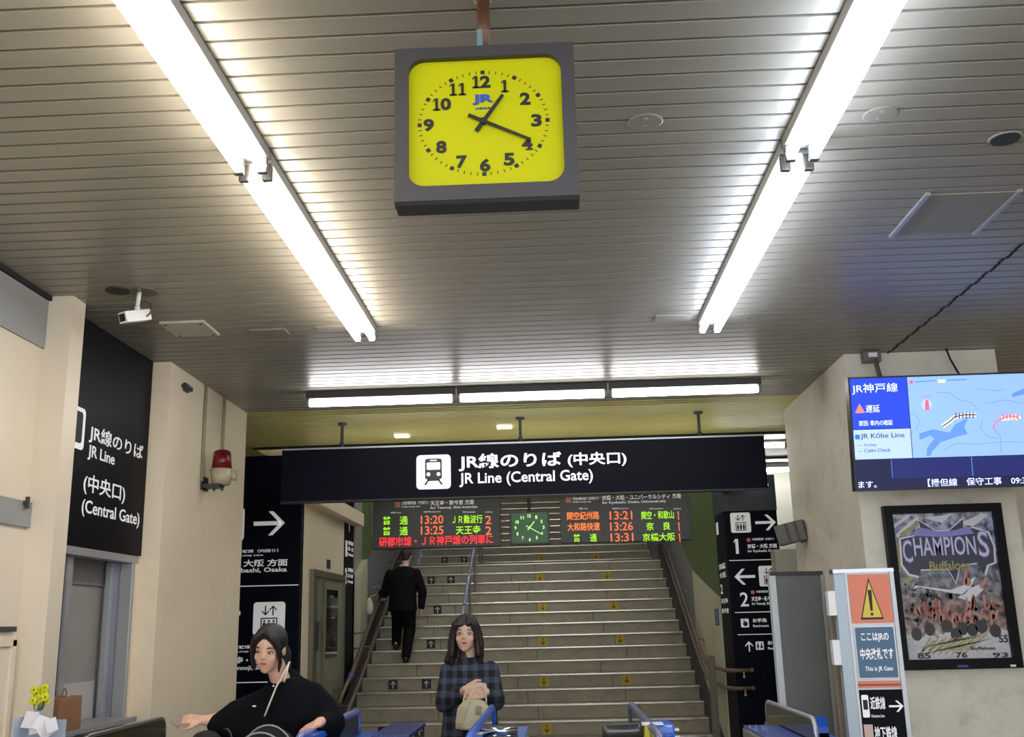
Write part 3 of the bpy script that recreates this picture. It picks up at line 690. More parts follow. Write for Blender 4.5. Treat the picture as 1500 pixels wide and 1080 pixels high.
for r_, (ty, dst) in enumerate((('13:20', 'ＪＲ難波行'), ('13:25', '天王寺'))):
    yy = 755 + r_ * 15
    tb('普', 561, 573, yy + 1, yy + 13, led_g, b1, 0.035); tb('通', 586, 598, yy + 1, yy + 13, led_g, b1, 0.035)
    tb(ty, 617, 650, yy, yy + 12, led_ro, b1, 0.035)
    tb(dst, 663 if r_ == 0 else 668, 707 if r_ == 0 else 704, yy - 0.5, yy + 11.5, led_g, b1, 0.03)
    tb('2', 711, 720, yy, yy + 12, led_ro, b1, 0.035)
tb('研都市線・ＪＲ神戸線の列車に', 556, 722, 785.5, 799, led_r, b1, 0.04)
b2 = board('right departure board with three rows of orange and green train times', 0.085, 1.475, 2.365, 2.83)
X = lambda px: 0.085 + (px - 820) * (1.39 / 190.0)
def Z1(py, px=915): return 2.83 - (py - 727 + (px - 915) * 0.028) * 0.0075
F.plates('route_mark', [rrect(X(829), X(837), Z1(735, 832), Z1(727, 832), 0.01)], 0.0005, 0.003, mat('route_pink', (190, 110, 110), 0.5), b2)
tb('大阪環状線（内回り）', 839, 877, 727, 731.5, M_txt, b2); tb('Osaka Loop Line', 839, 866, 732.5, 735.5, M_txt, b2)
tb('京橋・大阪・ユニバーサルシティ 方面', 882, 997, 724.5, 731.5, M_txt, b2, 0.04); tb('for Kyobashi, Osaka, Universal-city', 882, 975, 733, 737.5, M_txt, b2)
for t, a, b in (('種別 Train', 848, 861), ('発車時刻 Departure', 896, 920), ('行先 Destination', 950, 970), ('のりば Track', 985, 996)): tb(t, a, b, 742, 744.5, M_txt, b2)
for r_, (k1, ty, dst) in enumerate((('関空紀州路', '13:21', '関空・和歌山'), ('大和路快速', '13:26', '奈　良'), (None, '13:31', '京橋大阪'))):
    yy = 747 + r_ * 15.5
    if k1: tb(k1, 830, 877, yy + 1, yy + 12.5, led_o, b2, 0.045)
    else: tb('普', 838, 848, yy + 1, yy + 12, led_g, b2); tb('通', 862, 872, yy + 1, yy + 12, led_g, b2)
    tb(ty, 892, 925, yy, yy + 12, led_ro, b2, 0.03)
    tb(dst, 938 if r_ != 1 else 944, 985 if r_ != 1 else 979, yy, yy + 11.5, led_g, b2, 0.035)
    tb('1', 989, 994, yy, yy + 12, led_ro, b2, 0.03)
# round green clock between
ck = thing('digital_wall_clock', 'small dark green analogue clock between the two departure boards', 'clock', (-0.25, YB, 2.35))
ck.name = 'green_clock'
bx('case', mat('green_clock_case', (36, 48, 38), 0.4), -0.46, -0.03, YB + 0.01, YB + 0.12, 2.36, 2.71, ck, 0.006)
bx('face', mat('green_clock_face', (26, 70, 34), 0.3, emit=0.25), -0.435, -0.055, YB + 0.004, YB + 0.012, 2.38, 2.695, ck)
bm = new(); cyl(bm, (-0.245, YB + 0.07, 2.71), (-0.245, YB + 0.07, 4.4), 0.02, seg=8); obj('hanger_rod', bm, M_dkmetal, ck)
cg = emat('clock_green_glow', (150, 215, 120), 0.8)
F2 = Face((-0.245, YB + 0.004, 2.537), (1, 0, 0), (0, 0, 1))
for n in range(1, 13):
    a = PI / 2 - n * PI / 6; rx, rz = 0.15, 0.125
    cx, cy = rx * math.cos(a), rz * math.sin(a); wd = 0.036 if n > 9 else 0.022
    F2.text(str(n), cx - wd / 2, cx + wd / 2, cy - 0.018, cy + 0.018, cg, ck, 0.05, name='numeral')
def hand(F, parent, ang, L, back, wdt, m, d):
    c, s = math.cos(ang), math.sin(ang)
    P = [(-back * c - wdt * -s, -back * s - wdt * c), (L * c - wdt * 0.7 * -s, L * s - wdt * 0.7 * c), (L * c + wdt * 0.7 * -s, L * s + wdt * 0.7 * c), (-back * c + wdt * -s, -back * s + wdt * c)]
    return F.plate('hand', P, d, d + 0.003, m, parent)
hand(F2, ck, math.radians(90 - 40), 0.085, 0.03, 0.007, cg, 0.003); hand(F2, ck, math.radians(90 - 120), 0.14, 0.04, 0.005, cg, 0.007)
# ------------------------------------------------------------------ big yellow clock
CY = 2.6
yc = thing('station_clock', 'large square yellow clock in grey case hanging from ceiling', 'clock', (-0.153, CY + 0.06, H))
grey = mat('clock_case_grey', (56, 54, 57), 0.45, bump=0.03, bscale=200)
x0, x1, z0, z1 = -0.404, 0.104, 2.680, 3.148
zc = (z0 + z1) / 2; xc = (x0 + x1) / 2
F = Face((xc, CY, zc), (1, 0, 0), (0, 0, 1)); hw, hh = (x1 - x0) / 2, (z1 - z0) / 2
outer = rrect(-hw, hw, -hh, hh, 0.004, 5); inner = rrect(-0.2165, 0.2165, -0.191, 0.200, 0.045, 5)
bm = new()
for d0, d1 in ((0.0, -0.0),):
    A = [bm.verts.new(F.p(x, y, 0)) for x, y in outer]; B = [bm.verts.new(F.p(x, y, 0)) for x, y in inner]; Cc = [bm.verts.new(F.p(x, y, -0.022)) for x, y in inner]
    n = len(A)
    for i in range(n):
        j = (i + 1) % n
        bm.faces.new((A[i], A[j], B[j], B[i])); bm.faces.new((B[i], B[j], Cc[j], Cc[i]))
obj('bezel', bm, grey, yc)
bm = new()
prof = [(0, -hh), (0, hh), (-0.10, hh), (-0.10, -hh - 0.002), (-0.085, -hh - 0.008), (-0.012, -hh - 0.008)]
A = [bm.verts.new(F.p(-hw, z, d)) for d, z in prof]; B = [bm.verts.new(F.p(hw, z, d)) for d, z in prof]
for i in range(1, 6): bm.faces.new((A[i], B[i], B[(i + 1) % 6], A[(i + 1) % 6]))
bm.faces.new(A); bm.faces.new(B)
obj('case', bm, grey, yc)
fc = F.plate('face', rrect(-0.225, 0.225, -0.20, 0.21, 0.045, 5), -0.024, -0.022, mat('clock_yellow', (168, 169, 3), 0.45, emit=0.10, spec=0.2), yc)
kb = mat('clock_black', (26, 24, 20), 0.5)
FF = Face(F.p(-0.006, 0.004, -0.022), (1, 0, 0), (0, 0, 1))
mk = []
for m_ in range(60):
    a = PI / 2 - m_ * PI / 30
    # marks lie on a rounded rectangle track
    ca, sa = math.cos(a), math.sin(a)
    px, pz = 0.180 * ca, 0.1565 * sa
    if m_ % 5 == 0: mk.append([(px + 0.0058 * (dx * ca - dz * sa), pz + 0.0058 * (dx * sa + dz * ca)) for dx, dz in ((-1, -1), (1, -1), (1, 1), (-1, 1))])
    else: mk.append([(px + 0.0045 * dx * ca - 0.0011 * dz * sa, pz + 0.0045 * dx * sa + 0.0011 * dz * ca) for dx, dz in ((-1, -1), (1, -1), (1, 1), (-1, 1))])
FF.plates('minute_marks', mk, 0.0002, 0.0012, kb, fc)
NP = {12: (709, 113), 1: (748, 121), 2: (780, 143), 3: (797, 180), 4: (781, 219), 5: (752, 244), 6: (714, 253), 7: (677, 247), 8: (645, 222), 9: (625, 185), 10: (645, 150), 11: (672, 125)}
for n, (px, py) in NP.items():
    # numeral centres measured from the photograph, converted to metres on the clock face (1.75 mm per pixel)
    cx = (px - 712.5) * 0.001765; cy = -(py - 182 + (px - 712) * 0.025) * 0.00183 + 0.0
    hg = 0.038; sn = str(n); offs = {1: (0,), 2: (-0.0125, 0.0135)}[len(sn)]
    for ch, ox in zip(sn, offs):
        if ch == '1': one(FF, cx + ox, cy, 0.021, hg, kb, yc)
        else:
            o = FF.text(ch, cx + ox - 0.015, cx + ox + 0.015, cy - hg / 2, cy + hg / 2, kb, yc, 0.04, name='numeral')
            if ch == '4': FF.plates('serif', [[(cx - 0.004, cy - hg / 2), (cx + 0.016, cy - hg / 2), (cx + 0.016, cy - hg / 2 + 0.004), (cx - 0.004, cy - hg / 2 + 0.004)]], 0.001, 0.0024, kb, o)
jb = mat('logo_blue', (34, 72, 150), 0.5, emit=0.1)
FF.text('JR', -0.030, 0.030, 0.055, 0.087, jb, yc, 0.05, name='logo'); FF.text('JR西日本', -0.022, 0.022, 0.040, 0.047, jb, yc, 0.03, name='logo')
hand(FF, yc, math.radians(55), 0.098, 0.035, 0.0062, kb, 0.006); hand(FF, yc, math.radians(-25.5), 0.145, 0.046, 0.0052, kb, 0.010)
bm = new(); cyl(bm, FF.p(0, 0, 0.0), FF.p(0, 0, 0.016), 0.009, seg=16); obj('hub', bm, kb, yc)
bm = new(); cyl(bm, (-0.153, CY + 0.06, z1 - 0.002), (-0.153, CY + 0.06, H - 0.003), 0.019, seg=18); cyl(bm, (-0.153, CY + 0.06, H - 0.02), (-0.153, CY + 0.06, H - 0.003), 0.028, seg=18)
obj('pole', bm, mat('pole_rust', (96, 66, 48), 0.45, metal=0.3, var=0.2, vscale=30), yc, True)
bm = new(); box(bm, -0.171, -0.155, CY + 0.036, CY + 0.044, z1 + 0.01, z1 + 0.075); obj('tape', bm, mat('pole_tape', (104, 132, 140), 0.4), yc)

# ------------------------------------------------------------------ security camera
sc_ = thing('security_camera', 'white box security camera on a short pole under the ceiling at left', 'security camera', (-2.2, 5.2, H))
bm = new(); cyl(bm, (-2.17, 5.2, H - 0.012), (-2.17, 5.2, H - 0.003), 0.075, seg=24); obj('mount_plate', bm, mat('mount_grey', (110, 106, 98), 0.4, metal=0.4), sc_)
bm = new(); cyl(bm, (-2.30, 5.17, H - 0.010), (-2.30, 5.17, H - 0.003), 0.065, seg=24); obj('hole_cover', bm, mat('hole_dark', (48, 46, 42), 0.6), sc_)
bm = new(); cyl(bm, (-2.195, 5.2, H - 0.01), (-2.20, 5.2, 3.255), 0.012, 0.010, 12); ball(bm, (-2.20, 5.2, 3.25), 0.016, 10); obj('arm', bm, M_white, sc_, True)
Mc = Matrix.Translation((-2.205, 5.2, 3.205)) @ Euler((0.32, 0.0, -0.55)).to_matrix().to_4x4()
bm = new(); box(bm, -0.033, 0.033, -0.085, 0.075, -0.03, 0.03, 0.004, Mc); obj('body', bm, M_white, sc_)
bm = new(); box(bm, -0.022, 0.022, -0.089, -0.084, -0.02, 0.02, 0.0, Mc); obj('lens_window', bm, M_black, sc_)
bm = new(); tube(bm, arc((-2.175, 5.22, 3.25), 0.045, -1.2, 1.5, 10, (1, 0, 0), (0, 0, 1)), 0.004, 6); obj('cable', bm, mat('cable_purple', (70, 46, 62), 0.5), sc_, True)

# ------------------------------------------------------------------ television on the right pillar
tv = thing('information_screen', 'large wall television showing a blue railway delay map on the right pillar', 'television', (2.5, 6.7, 2.4))
TO = Vector((1.952, 6.60, 3.04)); ang = math.radians(7)
Ru = Vector((0, -math.sin(-ang) * -1, math.cos(ang)))
upv = Vector((0, -math.sin(ang), math.cos(ang)))
F = Face((1.952, 6.66, 2.318), (1, 0, 0), upv)   # tilted to look down
TW, TH = 1.28, 0.74
def fb(name, x0, x1, y0, y1, d0, d1, m, par=None): return F.rect(name, x0, x1, y0, y1, d0, d1, m, par or tv)
fb('case', 0, TW, 0, TH, -0.07, 0.0, M_black)
scr = fb('screen', 0.008, TW - 0.008, 0.012, TH - 0.008, 0.0, 0.002, emat('screen_navy', (8, 12, 58), 0.59))
e1 = emat('screen_blue', (24, 60, 216), 0.63); e2 = emat('screen_sky', (134, 170, 240), 0.63); e3 = emat('screen_pale', (166, 190, 246), 0.63); e4 = emat('screen_lake', (88, 134, 222), 0.63)
ew = emat('screen_white', (216, 226, 255), 0.63); ep = emat('screen_pink', (232, 90, 130), 0.63); ek = emat('screen_ink', (40, 50, 90), 0.59); ey = emat('screen_cream', (232, 222, 190), 0.59); er = emat('screen_orange', (245, 120, 100), 0.66); em_ = emat('screen_mid', (16, 26, 92), 0.59)
fb('tile', 0.012, 0.375, 0.40, TH - 0.012, 0.002, 0.003, e1, scr)
fb('tile', 0.012, 0.375, 0.205, 0.395, 0.002, 0.003, e3, scr)
mp_ = fb('map', 0.38, TW - 0.012, 0.205, TH - 0.012, 0.002, 0.003, e2, scr)
fb('tile', 0.24, 0.745, 0.075, 0.20, 0.002, 0.003, em_, scr); fb('tile', 0.752, TW - 0.012, 0.075, 0.20, 0.002, 0.003, em_, scr)
fb('rule', 0.238, 0.241, 0.08, 0.20, 0.003, 0.004, e4, scr); fb('rule', 0.746, 0.750, 0.08, 0.20, 0.003, 0.004, e4, scr)
def ft(t, x0, x1, y0, y1, m, b=0.02, par=None):
    b = min(b, 0.006)
    return F.text(t, x0, x1, y0, y1, m, par or scr, b, d=0.0035, name='lettering')
ft('JR神戸線', 0.02, 0.315, 0.625, 0.695, ew, 0.02); ft('遅延', 0.10, 0.19, 0.505, 0.555, ew); ft('原因: 車内の確認', 0.05, 0.265, 0.42, 0.455, ew)
F.plates('warning_mark', [[(0.03, 0.505), (0.095, 0.505), (0.0625, 0.565)]], 0.0035, 0.0045, er, scr)
F.plates('line_mark', [rrect(0.02, 0.05, 0.335, 0.365, 0.004)], 0.0035, 0.0045, emat('screen_teal', (20, 110, 190), 0.59), scr)
ft('JR Kōbe Line', 0.055, 0.335, 0.33, 0.372, ek, 0.01); ft('— Delay', 0.03, 0.155, 0.285, 0.305, ek, 0); ft('— Cabin Check', 0.03, 0.24, 0.25, 0.272, ek, 0)
lake = [(0.43, 0.36), (0.52, 0.385), (0.62, 0.36), (0.70, 0.42), (0.75, 0.46), (0.715, 0.40), (0.735, 0.355), (0.66, 0.335), (0.57, 0.31), (0.51, 0.26), (0.49, 0.215), (0.465, 0.215), (0.475, 0.27), (0.53, 0.32), (0.50, 0.345), (0.43, 0.32)]
F.plate('lake', lake, 0.003, 0.0038, e4, scr)
F.plates('lake', [[(0.62, 0.355), (0.66, 0.41), (0.72, 0.44), (0.75, 0.455), (0.70, 0.36), (0.74, 0.35), (0.66, 0.33), (0.56, 0.30), (0.50, 0.24), (0.47, 0.22), (0.49, 0.29), (0.55, 0.345)]], 0.0036, 0.0042, e4, scr)
F.plates('lake', [[(1.04, 0.60), (1.12, 0.63), (1.27, 0.64), (1.27, 0.60), (1.10, 0.59), (1.04, 0.575)]], 0.0036, 0.0042, e4, scr)
def line(pts, w_, m, nm='route_line', d=0.0042):
    P = []
    for (ax_, ay_), (bx_, by_) in zip(pts, pts[1:]):
        dx, dy = bx_ - ax_, by_ - ay_; L = math.hypot(dx, dy) or 1; nx, ny = -dy / L * w_ / 2, dx / L * w_ / 2
        P.append([(ax_ + nx, ay_ + ny), (ax_ - nx, ay_ - ny), (bx_ - nx, by_ - ny), (bx_ + nx, by_ + ny)])
    F.plates(nm, P, d, d + 0.0008, m, scr)
line([(0.58, 0.40), (0.64, 0.44), (0.655, 0.455), (0.72, 0.47), (0.80, 0.47)], 0.026, ey); line([(0.58, 0.40), (0.64, 0.44), (0.66, 0.46), (0.72, 0.472), (0.80, 0.47)], 0.007, ek, d=0.0052)
for q in range(6): F.plates('station_mark', [[(0.665 + q * 0.022, 0.45), (0.672 + q * 0.022, 0.45), (0.676 + q * 0.022, 0.485), (0.67 + q * 0.022, 0.485)]], 0.006, 0.0068, ek, scr)
line([(0.96, 0.44), (1.06, 0.45), (1.07, 0.43)], 0.03, ey); line([(0.90, 0.38), (0.92, 0.42), (0.96, 0.44), (1.0, 0.455), (1.06, 0.45), (1.07, 0.42)], 0.008, ep, d=0.0052)
for q in range(5): F.plates('station_mark', [[(0.965 + q * 0.022, 0.435), (0.975 + q * 0.022, 0.435), (0.977 + q * 0.022, 0.47), (0.97 + q * 0.022, 0.47)]], 0.006, 0.0068, ep, scr)
F.plates('station_mark', [disc(0.49, 0.545, 0.035, 16)], 0.0042, 0.005, e3, scr)
F.plates('pin', [[(0.478, 0.51), (0.508, 0.51), (0.504, 0.575), (0.484, 0.575)]], 0.005, 0.006, ep, scr); line([(0.47, 0.60), (0.515, 0.60)], 0.006, ep)
ln = emat('screen_line', (106, 142, 214), 0.59)
line([(0.40, 0.50), (0.44, 0.44), (0.41, 0.38)], 0.004, ln); line([(0.56, 0.62), (0.64, 0.62), (0.70, 0.57), (0.78, 0.55), (0.82, 0.50)], 0.004, ln)
line([(0.84, 0.44), (0.82, 0.38), (0.86, 0.33), (0.93, 0.31)], 0.004, ln); line([(0.86, 0.54), (1.0, 0.56), (1.1, 0.53)], 0.004, ln); line([(0.82, 0.64), (0.92, 0.62), (1.0, 0.63)], 0.004, ln)
line([(0.58, 0.25), (0.66, 0.29), (0.78, 0.28), (0.95, 0.29), (1.2, 0.28)], 0.004, ln); line([(0.94, 0.22), (0.94, 0.33), (0.9, 0.38)], 0.004, ln)
F.plates('pin', [disc(0.405, 0.695, 0.013, 12)], 0.0042, 0.005, ep, scr); line([(0.43, 0.695), (0.56, 0.70)], 0.008, e4); line([(0.575, 0.695), (0.62, 0.695)], 0.02, ey); line([(0.635, 0.70), (0.76, 0.70)], 0.008, e4); F.plates('pin', [disc(1.12, 0.39, 0.012, 12)], 0.0042, 0.005, ep, scr)
ft('ます。', 0.02, 0.135, 0.022, 0.065, ew, 0.03); ft('【播但線　保守工事　09:30現在】', 0.46, 1.24, 0.018, 0.068, ew, 0.02)
# bracket
bm = new(); box(bm, 2.22, 2.34, 7.04, 7.119, H - 0.08, H - 0.004, 0.004); box(bm, 2.25, 2.31, 6.80, 7.06, 3.04, 3.06); tube(bm, [(2.28, 7.0, H - 0.08), (2.28, 6.90, 3.05)], 0.018, 8); box(bm, 2.2, 2.9, 6.80, 7.119, 2.55, 2.62)
obj('bracket', bm, mat('bracket_grey', (104, 102, 98), 0.4, metal=0.4), tv)
bm = new(); box(bm, 2.25, 2.31, 7.03, 7.045, H - 0.05, H - 0.02); obj('bracket_label', bm, M_white, tv)
bm = new(); tube(bm, [(2.80, 7.06, H - 0.004), (2.815, 7.05, 3.27), (2.84, 7.0, 3.15), (2.84, 6.9, 3.06), (2.83, 6.75, 2.95)], 0.007, 8); obj('cable', bm, M_black, tv, True)

# ------------------------------------------------------------------ framed poster (printed sheet)
po = thing('framed_poster', 'black framed baseball champions poster on the right pillar below the screen', 'poster', (2.63, 7.1, 1.2))
PX0, PX1, PZ0, PZ1, PY = 2.245, 3.03, 1.19, 2.262, 7.07
F = Face((PX0, PY, PZ0), (1, 0, 0), (0, 0, 1)); PWd, PHt = PX1 - PX0, PZ1 - PZ0
frm = mat('poster_frame_black', (9, 9, 15), 0.4, spec=0.12)
t_ = 0.055
for a in ((0, PWd, 0, 0.065), (0, PWd, PHt - t_, PHt), (0, t_, 0.065, PHt - t_), (PWd - t_, PWd, 0.065, PHt - t_)):
    F.rect('frame_bar', a[0], a[1], a[2], a[3], -0.05, 0.012, frm, po)
m = bpy.data.materials.new('poster_print'); m.use_nodes = True; nt = m.node_tree; bsd = nt.nodes['Principled BSDF']; bsd.inputs['Roughness'].default_value = 0.25
g = nt.nodes.new('ShaderNodeNewGeometry'); sx = nt.nodes.new('ShaderNodeSeparateXYZ'); nt.links.new(g.outputs['Position'], sx.inputs[0])
mr = nt.nodes.new('ShaderNodeMapRange'); mr.inputs[1].default_value = PZ0; mr.inputs[2].default_value = PZ1; nt.links.new(sx.outputs[2], mr.inputs[0])
rp_ = nt.nodes.new('ShaderNodeValToRGB'); el = rp_.color_ramp.elements
el[0].position = 0.0; el[0].color = srgb((205, 205, 205)); el[1].position = 1.0; el[1].color = srgb((120, 122, 165))
for pos, c in ((0.16, (185, 182, 176)), (0.24, (110, 92, 86)), (0.36, (112, 84, 78)), (0.46, (92, 90, 94)), (0.55, (86, 90, 96)), (0.68, (92, 96, 128)), (0.86, (112, 116, 150)), (0.93, (128, 130, 140))):
    q = el.new(pos); q.color = srgb(c)
nt.links.new(mr.outputs[0], rp_.inputs[0])
n1 = nt.nodes.new('ShaderNodeTexNoise'); n1.inputs['Scale'].default_value = 22; n1.inputs['Detail'].default_value = 8; nt.links.new(g.outputs['Position'], n1.inputs[0])
r1 = nt.nodes.new('ShaderNodeValToRGB'); r1.color_ramp.elements[0].position = 0.36; r1.color_ramp.elements[1].position = 0.62; r1.color_ramp.elements[0].color = (0.14, 0.14, 0.15, 1); r1.color_ramp.elements[1].color = (2.4, 2.4, 2.4, 1)
nt.links.new(n1.outputs[0], r1.inputs[0])
mxx = nt.nodes.new('ShaderNodeMixRGB'); mxx.blend_type = 'MULTIPLY'; mxx.inputs[0].default_value = 0.85; nt.links.new(rp_.outputs[0], mxx.inputs[1]); nt.links.new(r1.outputs[0], mxx.inputs[2])
nt.links.new(mxx.outputs[0], bsd.inputs['Base Color'])
sh = F.rect('sheet', t_, PWd - t_, 0.065, PHt - t_, -0.03, -0.028, m, po)
G = Face(F.p(t_, 0.065, -0.028), (1, 0, 0), (0, 0, 1)); gw, gh = PWd - 2 * t_, PHt - t_ - 0.065
def U(L): return [(x * gw, y * gh) for x, y in L]
lav = mat('print_lavender', (128, 126, 196), 0.4); nvy = mat('print_navy', (38, 42, 64), 0.4); pw = mat('print_white', (206, 206, 214), 0.4); gold = mat('print_gold', (150, 142, 84), 0.4); skin_p = mat('print_skin', (178, 122, 104), 0.4); gr = mat('print_grey', (96, 98, 112), 0.4); dkp = mat('print_dark', (30, 28, 30), 0.4); red_p = mat('print_red', (150, 72, 60), 0.4)
# rays, shield and title
G.plates('print', [U([(0.03, 0.86), (0.25, 0.98), (0.28, 0.97), (0.04, 0.83)]), U([(0.02, 0.93), (0.16, 0.99), (0.2, 0.99), (0.02, 0.90)]), U([(0.32, 0.97), (0.60, 0.99), (0.5, 0.93)]), U([(0.66, 0.92), (0.90, 0.99), (0.97, 0.98), (0.80, 0.90)])], 0.0004, 0.001, pw, sh)
G.plates('print', [U([(0.06, 0.86), (0.22, 0.93), (0.26, 0.92), (0.10, 0.84)]), U([(0.02, 0.80), (0.10, 0.83), (0.06, 0.62), (0.02, 0.60)]), U([(0.12, 0.57), (0.03, 0.53), (0.06, 0.5), (0.16, 0.55)])], 0.0006, 0.0012, gold, sh)
shield = [(0.05, 0.83), (0.28, 0.86), (0.25, 0.97), (0.42, 0.88), (0.55, 0.88), (0.72, 0.97), (0.70, 0.88), (0.80, 0.90), (0.95, 0.86), (0.99, 0.76), (0.98, 0.64), (0.90, 0.62), (0.86, 0.55), (0.80, 0.64), (0.62, 0.62), (0.56, 0.50), (0.50, 0.60), (0.22, 0.60), (0.20, 0.55), (0.10, 0.57), (0.04, 0.64)]
G.plate('print', U(shield), 0.0012, 0.002, pw, sh)
cxs, cys = 0.52, 0.74
G.plate('print', U([(cxs + (x - cxs) * 0.955, cys + (y - cys) * 0.93) for x, y in shield]), 0.002, 0.0026, nvy, sh)
G.plates('print', [U([(0.20, 0.845), (0.30, 0.90), (0.45, 0.87), (0.60, 0.875), (0.75, 0.90), (0.80, 0.85), (0.5, 0.83)])], 0.0028, 0.0034, lav, sh)
G.text('C', 0.07 * gw, 0.17 * gw, 0.655 * gh, 0.82 * gh, lav, sh, 0.03, d=0.003, name='lettering')
G.text('HAMPION', 0.185 * gw, 0.80 * gw, 0.70 * gh, 0.835 * gh, lav, sh, 0.03, d=0.003, name='lettering')
G.text('S', 0.82 * gw, 0.93 * gw, 0.68 * gh, 0.87 * gh, lav, sh, 0.03, d=0.003, name='lettering')
G.text('HAMPION', 0.19 * gw, 0.795 * gw, 0.705 * gh, 0.83 * gh, pw, sh, -0.01, d=0.005, name='lettering')
G.text('C', 0.08 * gw, 0.165 * gw, 0.665 * gh, 0.81 * gh, pw, sh, -0.01, d=0.005, name='lettering'); G.text('S', 0.825 * gw, 0.92 * gw, 0.69 * gh, 0.86 * gh, pw, sh, -0.01, d=0.005, name='lettering')
G.text('Buffaloes', 0.32 * gw, 0.72 * gw, 0.60 * gh, 0.665 * gh, gold, sh, 0.02, d=0.005, name='lettering')
# tossed player (white uniform), lifted arms, crowd of players from behind
G.plates('print', [U([(0.14, 0.475), (0.20, 0.49), (0.45, 0.45), (0.62, 0.43), (0.70, 0.48), (0.76, 0.55), (0.70, 0.53), (0.62, 0.49), (0.50, 0.465), (0.30, 0.485), (0.16, 0.50)]), U([(0.56, 0.41), (0.68, 0.38), (0.82, 0.46), (0.80, 0.50), (0.68, 0.47)])], 0.001, 0.0016, pw, sh)
G.plates('print', [U([(0.62, 0.50), (0.66, 0.60), (0.69, 0.60), (0.66, 0.49)]), U([(0.78, 0.49), (0.86, 0.55), (0.88, 0.54), (0.80, 0.46)]), U(disc(0.68, 0.515, 0.03, 12))], 0.0018, 0.0024, skin_p, sh)
rnd = random.Random(3)
arms = []
for q in range(46):
    x = 0.14 + 0.70 * rnd.random() + (0.05 if q % 3 else 0); y_ = rnd.uniform(0.18, 0.33); tt = rnd.uniform(-0.04, 0.04); hh_ = rnd.uniform(0.03, 0.10); ww = rnd.uniform(0.012, 0.035)
    arms.append(U([(x, y_), (x + ww, y_ + 0.01), (x + ww * 0.9 + tt, y_ + hh_), (x + ww * 0.4 + tt, y_ + hh_ * 1.15), (x - 0.005 + tt * 0.6, y_ + hh_ * 0.7)]))
G.plates('print', [U(disc(0.04 + 0.92 * rnd.random(), rnd.uniform(0.24, 0.50), rnd.uniform(0.012, 0.03), 9, rnd.uniform(0.01, 0.025))) for q in range(60)], 0.0008, 0.0010, dkp, sh)
G.plates('print', [U(disc(0.04 + 0.92 * rnd.random(), rnd.uniform(0.22, 0.52), rnd.uniform(0.008, 0.02), 7, rnd.uniform(0.008, 0.02))) for q in range(44)], 0.0010, 0.0012, gr, sh)
G.plates('print', arms[::2], 0.0012, 0.0018, skin_p, sh); G.plates('print', arms[1::2], 0.0012, 0.0018, red_p, sh)
G.plates('print', [U([(0.0, 0.0), (0.0, 0.16), (0.08, 0.17), (0.14, 0.12), (0.24, 0.19), (0.32, 0.13), (0.42, 0.19), (0.5, 0.12), (0.60, 0.19), (0.68, 0.14), (0.82, 0.17), (0.9, 0.20), (1, 0.18), (1, 0)])], 0.0014, 0.002, mat('print_uniform', (188, 188, 190), 0.4, var=0.15, vscale=40), sh)
G.plates('print', [U(disc(x, y_, 0.045 + 0.02 * ((x * 37) % 1), 14, 0.045)) for x, y_ in ((0.12, 0.17), (0.25, 0.20), (0.42, 0.22), (0.57, 0.20), (0.50, 0.16), (0.75, 0.21), (0.88, 0.18), (0.66, 0.19))], 0.0022, 0.0028, dkp, sh)
G.plates('print', [U([(0.14 + i * 0.07, 0.055), (0.17 + i * 0.07, 0.055), (0.30 + i * 0.085, 0.125 + i * 0.006), (0.27 + i * 0.085, 0.125 + i * 0.006)]) for i in range(7)] + [U([(0.12 + i * 0.06, 0.03), (0.135 + i * 0.06, 0.028), (0.26 + i * 0.08, 0.15), (0.24 + i * 0.08, 0.145)]) for i in range(8)], 0.003, 0.0034, gold, sh)
G.plates('print', [U([(0.12, 0.075), (0.50, 0.13), (0.75, 0.15), (0.50, 0.115)]), U([(0.14, 0.035), (0.50, 0.09), (0.85, 0.13), (0.50, 0.075)])], 0.0036, 0.004, dkp, sh)
for t, a, b, c, d_ in (('85', 0.10, 0.23, 0.005, 0.045), ('76', 0.47, 0.58, 0.005, 0.045), ('93', 0.82, 0.97, 0.002, 0.035), ('55', 0.90, 0.99, 0.10, 0.15)):
    G.text(t, a * gw, b * gw, c * gh, d_ * gh, dkp, sh, 0.03, d=0.0042, name='lettering')
G.text('Buffaloes', 0.62 * gw, 0.86 * gw, 0.055 * gh, 0.078 * gh, dkp, sh, 0.02, d=0.0042)
F.rect('brand_plate', 0.36, 0.43, 0.012, 0.026, 0.012, 0.014, mat('plate_blue', (36, 66, 130), 0.4), po)
F.rect('label_plate', 0.70, 0.735, 0.008, 0.022, 0.012, 0.014, M_white, po)

# ------------------------------------------------------------------ dark board and slim warning pylon at right
db = thing('partition_board', 'dark grey freestanding partition board in silver frame left of the warning pylon', 'partition', (1.6, 6.3, 0))
def P6(px, py, Y):
    Rm = cam.matrix_world; d = Rm.to_3x3() @ Vector((px - 750, -(py - 540), -1500)); o_ = Rm.translation
    t = (Y - o_.y) / d.y; p = o_ + d * t; return p
F = Face((1.285, 6.3, 0), Vector((0.315, 0.06, 0)), (0, 0, 1)); BW = 0.335
bdk = mat('board_dark', (98, 99, 96), 0.45, metal=0.0, var=0.06, vscale=3)
F.rect('panel', 0.02, BW - 0.02, 0.05, 1.79, -0.02, -0.002, bdk, db)
F.rect('frame_bar', -0.002, 0.036, 0, 1.81, -0.025, 0.006, mat('board_frame_pale', (186, 190, 190), 0.35), db); F.rect('frame_bar', BW - 0.016, BW + 0.012, 0, 1.80, -0.025, 0.006, mat('board_frame_grey', (140, 142, 138), 0.4), db)
F.rect('frame_bar', 0.0, BW, 1.79, 1.812, -0.03, 0.008, M_dkmetal, db); F.rect('frame_bar', 0.0, BW, 0.02, 0.05, -0.025, 0.006, M_alu, db)
